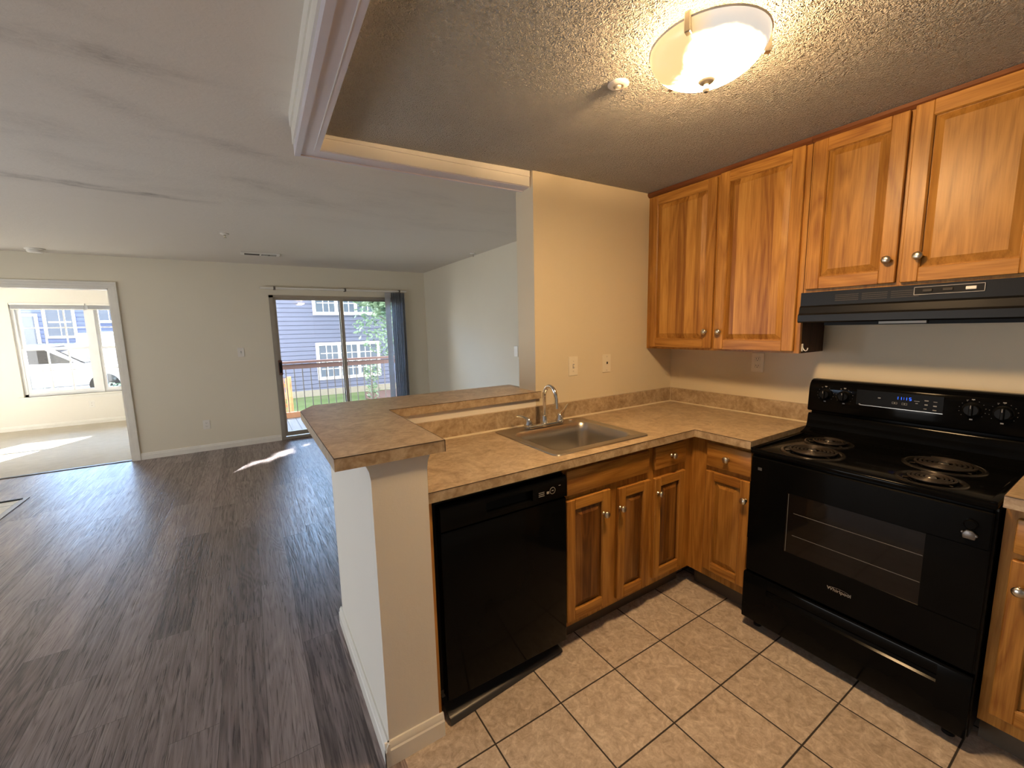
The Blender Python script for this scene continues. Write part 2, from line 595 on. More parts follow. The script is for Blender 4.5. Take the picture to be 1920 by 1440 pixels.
M['oak_v'] = oak('oak_vertical', 'z')
M['oak_h'] = oak('oak_horizontal', 'x')
M['oak_stave'] = oak('oak_glued_staves', 'z', stave=0.062)
M['oak_panel'] = oak('oak_even_panel', 'z', base=((0.26, 0.108, 0.018), (0.43, 0.205, 0.042), (0.54, 0.27, 0.062)))
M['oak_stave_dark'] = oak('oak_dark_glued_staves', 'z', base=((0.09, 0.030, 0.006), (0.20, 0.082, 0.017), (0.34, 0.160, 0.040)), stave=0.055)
M['oak_dark'] = oak('oak_dark_edge', 'x', base=((0.10, 0.03, 0.01), (0.17, 0.06, 0.02), (0.24, 0.09, 0.03)))
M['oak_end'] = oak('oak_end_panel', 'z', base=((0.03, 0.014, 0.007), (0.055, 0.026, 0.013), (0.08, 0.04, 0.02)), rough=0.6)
M['toe'] = plain('grey_brown_toe_board', (0.085, 0.062, 0.040), 0.6)
M['nickel'] = plain('brushed_nickel', (0.62, 0.58, 0.50), 0.28, 1.0, var=0.04)
M['chrome'] = plain('chrome', (0.80, 0.79, 0.76), 0.07, 1.0, var=0.02)
M['steel'] = plain('satin_stainless', (0.52, 0.49, 0.44), 0.30, 1.0, var=0.02, vscale=2.0)
M['black'] = plain('black_enamel', (0.003, 0.003, 0.003), 0.10, spec=0.07, var=0.2)
M['black_panel'] = plain('black_panel_plastic', (0.005, 0.005, 0.005), 0.38, spec=0.10, var=0.2)
M['black_satin'] = plain('black_satin', (0.006, 0.006, 0.006), 0.30, spec=0.3, var=0.2)
M['black_matte'] = plain('black_plastic', (0.008, 0.008, 0.008), 0.5, spec=0.2, var=0.2)
M['oven_glass'] = plain('oven_window_glass', (0.008, 0.006, 0.005), 0.05, spec=0.24)
M['coil'] = plain('element_coil', (0.045, 0.037, 0.032), 0.42, 0.6, var=0.2)
M['drip'] = plain('black_drip_pan', (0.030, 0.027, 0.025), 0.22, 0.5, var=0.2)
M['print'] = plain('grey_printed_marks', (0.36, 0.35, 0.34), 0.5)
M['print_dim'] = plain('dim_printed_marks', (0.12, 0.115, 0.11), 0.5)
M['silver'] = plain('silver_badge', (0.55, 0.53, 0.50), 0.3, 0.9)
M['dim_steel'] = plain('dull_bare_steel', (0.16, 0.15, 0.145), 0.35, 0.7)
M['blue_led'] = emitter('blue_clock_digits', (0.03, 0.13, 1.0), 0.6)
M['lens'] = plain('hood_light_lens', (0.45, 0.43, 0.38), 0.3)
M['alu'] = plain('dull_aluminium', (0.36, 0.34, 0.30), 0.42, 0.55, var=0.05)
M['alu_dark'] = plain('dark_aluminium', (0.15, 0.135, 0.12), 0.45, 0.5)
M['pull'] = plain('worn_door_pull', (0.10, 0.035, 0.02), 0.5)
M['glass'] = glass('window_glass', (0.97, 0.985, 1.0))
M['vinyl_white'] = plain('white_window_vinyl', (0.84, 0.85, 0.86), 0.4, var=0.02)
def mk_slat():
    t = NT('vertical_blind_vinyl')
    b = t.n('BsdfPrincipled')
    t.set(b.inputs['Base Color'], t.ramp(t.noise(t.map((2, 2, 9)), 3, 2), [(0.3, (0.62, 0.63, 0.66)), (0.7, (0.72, 0.73, 0.75))]))
    b.inputs['Roughness'].default_value = 0.45
    tl = t.n('BsdfTranslucent')
    t.set(tl.inputs[0], (0.75, 0.77, 0.80))
    mx = t.n('MixShader')
    mx.inputs[0].default_value = 0.35
    t.t.links.new(b.outputs[0], mx.inputs[1])
    t.t.links.new(tl.outputs[0], mx.inputs[2])
    t.t.links.new(mx.outputs[0], t.out.inputs[0])
    return t.m
M['slat'] = mk_slat()

# ------------------------------------------------------------------ the shell
HL = 2.354           # living room ceiling
D = 4.509            # living side of the far wall
XR = -0.125          # living room right wall
XW = -1.2            # where the kitchen wall ends and the pass-through begins
XL = -2.108          # kitchen face of the half wall's leg
HX = -2.29           # living face of the half wall's leg
T = 0.17
def KZ(x):           # the kitchen ceiling sags a little towards the header
    return 2.312 - 0.032 * min(1, max(0, (-0.3 - x) / 2.0))

bm = BM(); box(bm, -6.3, -2.245, -4.3, D + .02, -.12, 0); box(bm, -2.245, XR + .1, 0.08, D + .1, -.12, 0)
struct('floor', bm, M['vinyl'], 'dark brown wood-look vinyl plank floor of the living room', 'floor')
bm = BM(); box(bm, -2.245, 0.06, -4.3, 0.08, -.12, 0.0)
struct('floor', bm, M['tile'], 'tan ceramic tile floor with dark grout in the kitchen', 'floor')
bm = BM(); box(bm, -7.6, -2.9, D + .02, 7.85, -.12, 0.004)
struct('floor', bm, M['carpet'], 'cream carpet in the sunlit bedroom beyond the doorway', 'floor')

bm = BM(); box(bm, -6.3, -2.31, -4.3, D + .1, HL, HL + .1); box(bm, -2.31, XR + .1, 0.13, D + .1, HL, HL + .1)
struct('ceiling', bm, M['ceiling'], 'pale living room ceiling with sooty grey streaks', 'ceiling')
bm = BM()
xs = [-2.32, -0.3, 0.06]
vs = [[bm.verts.new((x, y, KZ(x) + dz)) for x in xs] for y, dz in ((-4.3, 0), (0.17, 0), (0.17, .12), (-4.3, .12))]
for a, b in ((0, 1), (1, 2), (2, 3), (3, 0)):
    for k in range(2):
        bm.faces.new((vs[a][k], vs[a][k + 1], vs[b][k + 1], vs[b][k]))
bmesh.ops.recalc_face_normals(bm, faces=bm.faces[:])
struct('ceiling', bm, M['kceiling'], 'heavily textured kitchen ceiling around the dome lamp', 'ceiling')
bm = BM(); box(bm, -7.6, -2.9, D + .1, 7.9, HL, HL + .1)
struct('ceiling', bm, M['ceiling'], 'bedroom ceiling beyond the doorway', 'ceiling')

# far wall: doorway to the bedroom, sliding door to the deck
DX0, DX1, DH = -5.45, -3.835, 1.998
SX0, SX1, SH = -2.285, -0.455, 1.962
bm = BM()
box(bm, -6.3, DX0, D, D + .12, 0, HL); box(bm, DX0, DX1, D, D + .12, DH, HL)
box(bm, DX1, SX0, D, D + .12, 0, HL); box(bm, SX0, SX1, D, D + .12, SH, HL); box(bm, SX1, XR + .1, D, D + .12, 0, HL)
struct('wall_far', bm, M['wall'], 'beige far wall of the living room holding the doorway and sliding door', 'wall')
bm = BM(); box(bm, XR, 0.0, T, D + .1, 0, HL)
struct('wall_right', bm, M['wall'], 'pale right wall of the living room beyond the pass-through', 'wall')
bm = BM(); box(bm, XW, 0.06, 0, T, 0, HL)
struct('wall_sink', bm, M['wall_kitchen'], 'tan kitchen wall behind the sink run with switch plates', 'wall')
bm = BM(); box(bm, 0, 0.12, -4.3, T, 0, HL)
struct('wall_range', bm, M['wall_kitchen'], 'tan kitchen wall behind the range and upper cabinets', 'wall')
# plain wall behind the camera; left wall with unseen openings added for fill light
bm = BM(); box(bm, -6.3, 0.06, -4.3, -4.18, 0, HL)
struct('wall_back', bm, M['wall'], 'plain beige wall behind the viewer', 'wall')
bm = BM()
box(bm, -6.42, -6.3, -4.3, -.8, 0, HL); box(bm, -6.42, -6.3, 3.6, D + .1, 0, HL)
box(bm, -6.42, -6.3, -.8, 1.6, 1.05, HL); box(bm, -6.42, -6.3, -.8, 1.6, 0, .04)            # low opening added to light the half wall
box(bm, -6.42, -6.3, 1.6, 2.6, 0, HL); box(bm, -6.42, -6.3, 2.6, 3.6, 1.8, HL); box(bm, -6.42, -6.3, 2.6, 3.6, 0, 1.0)           # small opening added for fill daylight
struct('wall_left', bm, M['wall'], 'left wall of the living room with two unseen openings added for fill light', 'wall')
# bedroom shell
WX0, WX1, WZ0, WZ1 = -5.66, -3.86, 0.53, 2.02
YB = 7.8
bm = BM()
box(bm, -7.6, WX0, YB, YB + .14, 0, HL); box(bm, WX1, -2.8, YB, YB + .14, 0, HL)
box(bm, WX0, WX1, YB, YB + .14, WZ1, HL); box(bm, WX0, WX1, YB, YB + .14, 0, WZ0)
struct('wall_bedroom_back', bm, M['wall_white'], 'cream bedroom wall holding the gridded window', 'wall')
bm = BM(); box(bm, -2.9, -2.8, D + .1, YB + .1, 0, HL)
struct('wall_bedroom_right', bm, M['wall_white'], 'right wall of the bedroom hidden behind the door jamb', 'wall')
bm = BM(); box(bm, -7.7, -7.6, D, YB + .1, 0, HL)
struct('wall_bedroom_left', bm, M['wall_white'], 'left wall of the bedroom outside the doorway view', 'wall')

# half wall: run under the bar plus a leg that comes forward beside the dishwasher
bm = BM()
box(bm, XL, XW, 0, T, 0, 1.058)
zt = 1.058
leg = [(HX, 0), (XL, 0), (XL, zt - .06), (XL + .004, zt - .03), (XL + .016, zt), (HX - .016, zt), (HX - .004, zt - .03), (HX, zt - .06)]
prism(bm, leg, 'y', -0.645, -0.60)
box(bm, HX, XL, -0.60, T, 0, zt)
struct('wall_half', bm, M['wall_white'], 'white half wall carrying the raised bar, end face towards the viewer', 'wall')

# header over the pass-through and along the kitchen edge
def skew(bm, pts, z0, z1, mi=0):
    A = [bm.verts.new((x, y, z0)) for x, y in pts]
    B = [bm.verts.new((x, y, z1)) for x, y in pts]
    fs = [bm.faces.new(A[::-1]), bm.faces.new(B)]
    n = len(pts)
    for i in range(n):
        fs.append(bm.faces.new((A[i], A[(i + 1) % n], B[(i + 1) % n], B[i])))
    for f in fs:
        f.material_index = mi
    bmesh.ops.recalc_face_normals(bm, faces=fs)
bm = BM()
skew(bm, [(-2.334, 0.16), (-2.245, 0.075), (-1.196, 0.03), (-1.196, 0.105)], 2.218, 2.36)        # over the bar
skew(bm, [(-2.334, 0.16), (-2.43, -4.25), (-2.341, -4.25), (-2.245, 0.075)], 2.218, 2.36)
skew(bm, [(-2.334, 0.16), (-2.43, -4.25), (-2.408, -4.25), (-2.312, 0.14)], 2.209, 2.218)
skew(bm, [(-2.324, 0.16), (-2.312, 0.148), (-1.196, 0.093), (-1.196, 0.105)], 2.212, 2.219)
struct('trim_1', bm, M['trim_daylit'], 'drop header, lavender daylight put into its paint, dividing living room and kitchen ceilings', 'header')
bm = BM()
skew(bm, [(-2.245, 0.075), (-2.245, 0.066), (-1.21, 0.021), (-1.21, 0.03)], 2.221, 2.30)
skew(bm, [(-2.245, 0.066), (-2.245, 0.058), (-1.21, 0.013), (-1.21, 0.021)], 2.268, 2.30)
struct('trim_2', bm, M['trim'], 'cream fascia board of the header facing the kitchen lamp', 'trim')
bm = BM()
skew(bm, [(-2.342, 0.13), (-2.436, -4.25), (-2.428, -4.25), (-2.334, 0.13)], 2.245, 2.36)
skew(bm, [(-2.350, 0.10), (-2.430, -4.25), (-2.424, -4.25), (-2.342, 0.10)], 2.30, 2.36)
struct('trim_3', bm, M['trim'], 'white casing along the living side of the header', 'trim')
bm = BM()
skew(bm, [(-2.268, 0.075), (-2.364, -4.25), (-2.361, -4.25), (-2.265, 0.075)], 2.2165, 2.2185)
struct('trim_4', bm, plain('glossy_white_caulk', (0.9, 0.9, 0.9), 0.12), 'thin glossy white bead under the header', 'trim')

# doorway casing
def casing_prof(x0, x1, y, d=0.018):
    return None
bm = BM()
for a, b, dd in ((DX1, DX1 + .022, .012), (DX1 + .022, DX1 + .05, .018), (DX1 + .05, DX1 + .072, .024)):
    box(bm, a, b, D - dd, D, 0, DH + (a - DX1) + .0, bev=.002)
    box(bm, DX0, b, D - dd, D, DH + (a - DX1), DH + (b - DX1), bev=.002)
box(bm, DX1 - .012, DX1, D - .004, D + .125, 0, DH)
box(bm, DX0, DX1, D - .004, D + .125, DH - .012, DH)
struct('trim_5', bm, M['trim'], 'white casing and jamb around the bedroom doorway', 'trim')
bm = BM(); box(bm, DX0, DX1, D + .005, D + .045, 0, .009, bev=.003)
struct('trim_6', bm, M['alu_dark'], 'thin dark threshold strip under the bedroom doorway', 'trim')

def baseboard(bm, p, q, nrm, h=.08):
    """stepped board from p to q, nrm points into the room"""
    p, q, n = Vector((*p, 0)), Vector((*q, 0)), Vector((*nrm, 0))
    prof = [(0, 0), (.016, 0), (.016, h * .68), (.012, h * .74), (.012, h * .86), (.006, h), (0, h)]
    A = [bm.verts.new(p + n * a + Vector((0, 0, z))) for a, z in prof]
    B = [bm.verts.new(q + n * a + Vector((0, 0, z))) for a, z in prof]
    k = len(prof)
    fs = [bm.faces.new(A), bm.faces.new(B[::-1])]
    for i in range(k):
        fs.append(bm.faces.new((A[i], B[i], B[(i + 1) % k], A[(i + 1) % k])))
    bmesh.ops.recalc_face_normals(bm, faces=fs)
bm = BM(); baseboard(bm, (DX1 + .072, D), (SX0 - .005, D), (0, -1)); baseboard(bm, (SX1, D), (XR, D), (0, -1))
struct('baseboard_far', bm, M['trim'], 'white baseboard along the far wall', 'baseboard')
bm = BM(); baseboard(bm, (XR, T), (XR, D), (-1, 0))
struct('baseboard_right', bm, M['trim'], 'white baseboard along the living room right wall', 'baseboard')
bm = BM(); baseboard(bm, (HX, -.661), (HX, T + .016), (-1, 0), .085); baseboard(bm, (HX - .016, -.645), (XL + .014, -.645), (0, -1), .085)
baseboard(bm, (HX, T), (XW, T), (0, 1), .085)
struct('baseboard_half', bm, M['trim'], 'white stepped baseboard around the end of the half wall', 'baseboard')
bm = BM(); baseboard(bm, (-7.6, YB), (-2.9, YB), (0, -1))
struct('baseboard_bedroom', bm, M['trim'], 'white baseboard under the bedroom window', 'baseboard')

# hearth let into the floor at the left edge
t0 = thing('hearth', 'cream tile hearth with grey metal edging at the far left of the floor', 'hearth', (-4.9, 3.1, 0))
bm = BM(); box(bm, -5.6, -4.455, 2.2, 3.545, 0.0005, .005)
for yy in (2.6, 3.0, 3.41):
    box(bm, -5.6, -4.455, yy, yy + .008, .005, .0055, 1)
obj('slab', bm, [plain('cream_hearth_tile', (0.70, 0.66, 0.55), 0.4), M['print_dim']], t0)
bm = BM(); box(bm, -4.452, -4.405, 2.2, 3.60, 0.0005, .008, bev=.002)
obj('edging', bm, plain('grey_metal_edging', (0.30, 0.31, 0.34), 0.35, 0.6), t0)
bm = BM(); box(bm, -5.6, -4.44, 3.55, 3.575, 0.0005, .014)
obj('edging', bm, M['black_matte'], t0, label='black back edging')

# ------------------------------------------------------------------ lamp, sprinklers, vent, detector
LX, LY, LZ, LR, LS = -1.37, -1.122, 2.255, 0.160, 0.088
lamp = thing('ceiling_lamp', 'lit alabaster glass dome lamp with nickel finial on the kitchen ceiling', 'lamp', (LX, LY, KZ(LX)))
def mk_bowl():
    t = NT('lit_alabaster_glass')
    x, y, z = t.xyz()
    cl = t.noise(t.comb(x, y, z), 9.0, 4, 0.55, 0.8)
    # the bulbs stand right of centre: their side of the glass glows white hot, the other side stays amber, the rim is dim
    a = t.math('DIVIDE', t.math('ADD', t.math('MULTIPLY', x, -0.84), t.math('MULTIPLY', y, 0.53)), LR)
    a = t.math('ADD', a, t.math('MULTIPLY', t.math('SUBTRACT', cl, 0.5), 0.5))
    amber = t.maprange(a, 0.30, 0.62, 0.0, 1.0, 'SMOOTHSTEP')
    rr = t.math('DIVIDE', t.math('SQRT', t.math('ADD', t.math('MULTIPLY', x, x), t.math('MULTIPLY', y, y))), LR)
    rr = t.math('ADD', rr, t.math('MULTIPLY', t.math('SUBTRACT', cl, 0.5), 0.12))
    rim = t.maprange(rr, 0.80, 0.93, 0.0, 1.0, 'SMOOTHSTEP')
    cool = t.mix(amber, (0.16, 0.15, 0.135), (0.25, 0.155, 0.06))
    k = t.math('MAXIMUM', amber, rim)
    k = t.math('POWER', t.math('SUBTRACT', 1.0, k), 2.0)
    st = t.n('VectorMath', operation='SCALE')
    t.set(st.inputs[0], (1.0, 0.64, 0.31))
    t.set(st.inputs[3], t.math('MULTIPLY', k, BOWL))
    sm = t.n('VectorMath', operation='ADD')
    t.t.links.new(st.outputs[0], sm.inputs[0])
    t.t.links.new(cool, sm.inputs[1])
    return t.bsdf((0.5, 0.48, 0.44), 0.25, emit=sm.outputs[0], es=1.0)
BOWL = 49.0
bm = BM()
prof = []
for k in range(13):
    a = k / 12.0
    prof.append((LR * math.sin(a * math.pi / 2) ** 0.9, -LS * math.cos(a * math.pi / 2) ** 1.15 + LZ - KZ(LX)))
outer = list(prof)
prof = []
prof.append((LR + .003, LZ - KZ(LX) + .004))
prof.append((LR - .004, LZ - KZ(LX) + .006))
prof += [(LR * .93 * math.sin((1 - k / 8) * math.pi / 2) ** .9, LZ - KZ(LX) + .006 - (LS - .008) * math.cos((1 - k / 8) * math.pi / 2) ** 1.15) for k in range(1, 9)]
lathe(bm, outer, seg=56)
lathe(bm, [outer[-1]] + prof, seg=56, mi=1)
obj('glass_bowl', bm, [mk_bowl(), plain('bowl_inside', (0.8, 0.75, 0.65), 0.4)], lamp, world=False, smooth=60)
bm = BM(); lathe(bm, [(0, 0), (.105, 0), (.105, -.006), (.098, -.012), (.06, -.014), (.05, -.018), (0, -.018)], seg=40)
obj('canopy', bm, plain('white_lamp_canopy', (0.8, 0.78, 0.74), 0.4), lamp, world=False)
zf = LZ - LS - KZ(LX)
bm = BM(); lathe(bm, [(0, zf + .004), (.022, zf + .003), (.023, zf - .001), (.018, zf - .006), (.007, zf - .010), (.0055, zf - .018), (.0095, zf - .021), (.010, zf - .025), (.006, zf - .031), (0, zf - .033)], seg=24)
obj('finial', bm, plain('dull_nickel', (0.20, 0.185, 0.16), 0.5, 0.6), lamp, world=False)
for k in range(3):
    a = R(196 + 120 * k)
    bm = BM()
    box(bm, LR - .012, LR + .008, -.008, .008, -.075, LZ - KZ(LX) + .014, bev=.002)
    box(bm, .13, LR + .006, -.008, .008, LZ - KZ(LX) + .010, LZ - KZ(LX) + .016)
    bm.transform(Matrix.Rotation(a, 4, 'Z'))
    obj('bracket', bm, M['nickel'], lamp, world=False)
for k in range(2):
    ld = bpy.data.lights.new('kitchen_bulb', 'POINT')
    ld.energy = 4.4
    ld.color = (1.0, 0.64, 0.31)
    ld.shadow_soft_size = 0.012
    lo = bpy.data.objects.new('kitchen_bulb', ld)
    lo.location = (LX + (-.02, .07)[k], LY + (-.03, .03)[k], LZ + .008)
    COL.objects.link(lo)

def sprinkler(x, y, z, label, name='sprinkler_head', r=.035):
    s = thing(name, label, 'sprinkler', (x, y, z), 0, 'ceiling sprinklers')
    bm = BM(); lathe(bm, [(0, 0), (r, 0), (r, -.004), (r * .8, -.010), (r * .4, -.012), (0, -.012)], seg=20)
    obj('escutcheon', bm, M['plate_white'], s, world=False)
    bm = BM(); lathe(bm, [(0, -.010), (.009, -.012), (.009, -.024), (.005, -.028), (.014, -.036), (.014, -.039), (0, -.040)], seg=14)
    obj('nozzle', bm, M['nickel'], s, world=False)
    return s
s0 = thing('sprinkler_head', 'flush white sprinkler beside the dome lamp on the textured ceiling', 'sprinkler', (-1.405, -.808, KZ(-1.4)), 0, 'ceiling sprinklers')
bm = BM(); lathe(bm, [(0, 0), (.036, 0), (.036, -.003), (.028, -.008), (.018, -.0085), (.017, -.004), (0, -.004)], seg=28); obj('escutcheon', bm, M['plate_white'], s0, world=False)
bm = BM(); lathe(bm, [(0, -.004), (.010, -.005), (.010, -.011), (.004, -.013), (0, -.013)], seg=18); obj('nozzle', bm, M['plate'], s0, world=False)
sprinkler(-2.66, 2.70, HL, 'small sprinkler on the living room ceiling before the vent')
sprinkler(-.215, 2.63, HL, 'small sprinkler on the living room ceiling near the right wall')
t0 = thing('ceiling_vent', 'white rectangular air vent on the living room ceiling above the slider', 'vent', (-2.36, 3.68, HL))
bm = BM(); box(bm, -.19, .19, -.075, .075, -.012, 0, bev=.004); obj('frame', bm, M['plate_white'], t0, world=False)
for k in range(2):
    bm = BM(); box(bm, (-.155, .01)[k], (-.01, .155)[k], -.045, .045, -.0135, -.0115); obj('opening', bm, M['slot'], t0, world=False)
for k in range(14):
    if k == 6: continue
    bm = BM(); x = .018 + k * .0105 if k < 13 else 0
    if k == 13: continue
    box(bm, x, x + .004, -.045, .045, -.016, -.0130); obj('slat', bm, M['plate_white'], t0, world=False)
t0 = thing('smoke_detector', 'round white smoke detector on the ceiling above the bedroom doorway', 'smoke detector', (-4.29, 4.27, HL))
bm = BM(); lathe(bm, [(0, 0), (.075, 0), (.075, -.010), (.066, -.014), (0, -.014)], seg=32); obj('base', bm, M['plate_white'], t0, world=False)
bm = BM(); lathe(bm, [(0, -.014), (.06, -.014), (.064, -.024), (.054, -.038), (.03, -.042), (0, -.042)], seg=32); obj('cover', bm, M['plate_white'], t0, world=False)

# ------------------------------------------------------------------ wall plates (built facing -y, then turned)
def plate(x, y, z, rotz, label, kind, cat, mat='plate', w=.072, h=.116):
    names = {'switch': 'light_switch', 'outlet': 'wall_outlet', 'jack': 'phone_jack', 'blank': 'wall_plate'}
    t0 = thing(names[kind], label, cat, (x, y, z), rotz)
    bm = BM(); box(bm, -w / 2, w / 2, -.006, 0.0, -h / 2, h / 2, bev=.0025); obj('plate', bm, M[mat], t0, world=False)
    if kind == 'switch':
        bm = BM(); box(bm, -.006, .006, -.0075, -.005, -.013, .013); obj('slot', bm, M['print'], t0, world=False)
        bm = BM(); prism(bm, [(-.006, -.010), (-.018, -.004), (-.018, .002), (-.006, .006)], 'x', -.0045, .0045); obj('toggle', bm, M[mat], t0, world=False)
        for s in (-1, 1):
            bm = BM(); lathe(bm, [(0, -.0075), (.003, -.007), (.0035, -.005)], (0, 0, s * .03), 'y', 10); obj('screw', bm, M['nickel'], t0, world=False)
    if kind == 'outlet':
        for s in (-1, 1):
            bm = BM(); box(bm, -.017, .017, -.0078, -.004, s * .020 - .014, s * .020 + .014, bev=.004)
            f = obj('receptacle', bm, M[mat], t0, world=False)
            for dx, dz, ww, hh in ((-.0065, .003, .0022, .008), (.0065, .003, .0022, .008), (0, -.007, .004, .004)):
                bm = BM(); box(bm, dx - ww / 2, dx + ww / 2, -.0085, -.0072, s * .020 + dz - hh / 2, s * .020 + dz + hh / 2)
                obj('slot', bm, M['slot'], f, world=False)
    if kind == 'jack':
        bm = BM(); box(bm, -.0095, .0095, -.0085, -.005, -.012, .016, bev=.001); obj('insert', bm, M['plate'], t0, world=False)
        bm = BM(); box(bm, -.006, .006, -.0095, -.006, -.004, .010); obj('socket', bm, M['slot'], t0, world=False)
        for s in (-1, 1):
            bm = BM(); lathe(bm, [(0, -.0075), (.0035, -.007), (.004, -.005)], (0, 0, s * .043), 'y', 10); obj('screw', bm, M['nickel'], t0, world=False)
    return t0
plate(-.922, 0, 1.225, 0, 'ivory toggle switch plate left on the tan wall above the sink', 'switch', 'light switch')
plate(-.643, 0, 1.225, 0, 'ivory plate with dark centre socket right on the wall above the counter', 'jack', 'wall plate')
plate(0, -.612, 1.225, -math.pi / 2, 'ivory duplex outlet under the tall upper cabinet beside the range', 'outlet', 'outlet')
plate(-2.653, D, 1.228, 0, 'white toggle switch on the far wall left of the sliding door', 'switch', 'light switch', 'plate_white')
plate(-3.10, D, .336, 0, 'white outlet low on the far wall between doorway and slider', 'outlet', 'outlet', 'plate_white')
plate(-4.895, YB, .337, 0, 'white outlet low on the bedroom wall under the window', 'outlet', 'outlet', 'plate_white')
plate(XR, 1.86, 1.212, -math.pi / 2, 'white plate on the living room right wall beside the pass-through jamb', 'blank', 'wall plate', 'plate_white')

# ------------------------------------------------------------------ sliding door
door = thing('door_1', 'sliding glass door in a dull metal frame opening onto the deck', 'sliding door', (-1.37, D, 0))
door['kind'] = 'structure'
bm = BM()
box(bm, SX0, SX0 + .05, D - .012, D + .10, .03, SH); box(bm, SX1 - .05, SX1, D - .012, D + .10, .03, SH)
box(bm, SX0, SX1, D - .012, D + .10, SH - .03, SH); box(bm, SX0, SX1, D - .02, D + .11, 0, .035, bev=.004)
box(bm, SX0, SX1, D + .035, D + .045, SH - .05, SH - .03)
obj('frame', bm, M['alu'], door)
def slider_panel(x0, x1, y, hand):
    w = .045
    bm = BM()
    box(bm, x0, x0 + w, y, y + .03, .045, SH - .03); box(bm, x1 - w, x1, y, y + .03, .045, SH - .03)
    box(bm, x0 + w, x1 - w, y, y + .03, SH - .06, SH - .03); box(bm, x0 + w, x1 - w, y, y + .03, .045, .105)
    p = obj('door_panel', bm, [M['alu'] if hand else M['alu_dark']], door)
    bm = BM(); box(bm, x0 + w, x1 - w, y + .013, y + .017, .105, SH - .06)
    obj('pane', bm, M['glass'], p, smooth=0)
    return p
p = slider_panel(SX0 + .035, -1.36, D + .005, True)
slider_panel(-1.415, SX1 - .03, D + .05, False)
bm = BM(); box(bm, SX0 + .038, SX0 + .085, D - .035, D + .006, .90, 1.10, bev=.006); obj('pull', bm, M['pull'], p, label='worn dark red-brown door pull')
bm = BM(); box(bm, SX0 + .046, SX0 + .074, D - .048, D - .034, .93, 1.07, bev=.004); obj('pull_grip', bm, M['black_matte'], p)

# vertical blinds pushed to the right
vb = thing('vertical_blind', 'white vertical blind with slats stacked at the right of the slider', 'blind', (-1.41, D - .05, 2.05))
bm = BM(); box(bm, -2.375, -.44, D - .070, D - .035, 2.038, 2.062, bev=.003); obj('headrail', bm, M['trim'], vb)
for x in (-2.21, -1.33, -.55):
    bm = BM(); box(bm, x - .012, x + .012, D - .072, D, 2.030, 2.072, bev=.002); obj('bracket', bm, M['alu_dark'], vb)
def slat(x, ang, first=False):
    bm = BM()
    n = 7
    w = .089
    for side in (0, 1):
        pass
    P = []
    for k in range(n):
        u = (k / (n - 1) - .5) * w
        s = .006 * (1 - (2 * k / (n - 1) - 1) ** 2)
        P.append((u, s))
    for z in (0,):
        A = [bm.verts.new((a, b, .06)) for a, b in P] + [bm.verts.new((a, b + .0012, .06)) for a, b in P[::-1]]
        B = [bm.verts.new((v.co.x, v.co.y, 2.03)) for v in A]
        m = len(A)
        fs = [bm.faces.new(A), bm.faces.new(B[::-1])] + [bm.faces.new((A[i], A[(i + 1) % m], B[(i + 1) % m], B[i])) for i in range(m)]
        bmesh.ops.recalc_face_normals(bm, faces=fs)
    bm.transform(Matrix.Translation((x, D - .062, 0)) @ Matrix.Rotation(R(ang), 4, 'Z'))
    obj('slat', bm, M['slat'], vb)
slat(-.735, 12)
for k in range(17):
    slat(-.675 + k * .0125, 68 + random.uniform(-6, 6))

# ------------------------------------------------------------------ bedroom window
wn = thing('window_1', 'white double window with grids in the sunlit bedroom', 'window', (-4.76, YB, 1.2))
wn['kind'] = 'structure'
bm = BM()
box(bm, WX0, WX0 + .04, YB + .05, YB + .13, WZ0, WZ1); box(bm, WX1 - .04, WX1, YB + .05, YB + .13, WZ0, WZ1)
box(bm, WX0, WX1, YB + .05, YB + .13, WZ1 - .04, WZ1); box(bm, WX0, WX1, YB + .05, YB + .13, WZ0, WZ0 + .035)
box(bm, -4.805, -4.715, YB + .03, YB + .13, WZ0, WZ1)
obj('frame', bm, M['vinyl_white'], wn)
bm = BM(); box(bm, WX0 - .05, WX1 + .05, YB - .05, YB + .06, WZ0 - .022, WZ0, bev=.004); box(bm, WX0 - .03, WX1 + .03, YB - .014, YB, WZ0 - .08, WZ0 - .022)
obj('sill', bm, M['trim'], wn)
for (a, b) in ((WX0 + .04, -4.805), (-4.715, WX1 - .04)):
    for lo, hi, yy in ((WZ0 + .035, 1.30, YB + .06), (1.27, WZ1 - .04, YB + .09)):
        bm = BM()
        s = .042
        box(bm, a, a + s, yy, yy + .03, lo, hi); box(bm, b - s, b, yy, yy + .03, lo, hi)
        box(bm, a + s, b - s, yy, yy + .03, lo, lo + s); box(bm, a + s, b - s, yy, yy + .03, hi - .032, hi)
        sh = obj('sash', bm, M['vinyl_white'], wn)
        bm = BM()
        for k in (1, 2):
            x = a + s + (b - a - 2 * s) * k / 3
            box(bm, x - .009, x + .009, yy + .008, yy + .022, lo + s, hi - .032)
        z = (lo + s + hi - .032) / 2
        box(bm, a + s, b - s, yy + .0085, yy + .0215, z - .009, z + .009)
        obj('grid', bm, M['vinyl_white'], sh)
        bm = BM(); box(bm, a + s, b - s, yy + .013, yy + .016, lo + s, hi - .032); obj('pane', bm, M['glass'], sh, smooth=0)
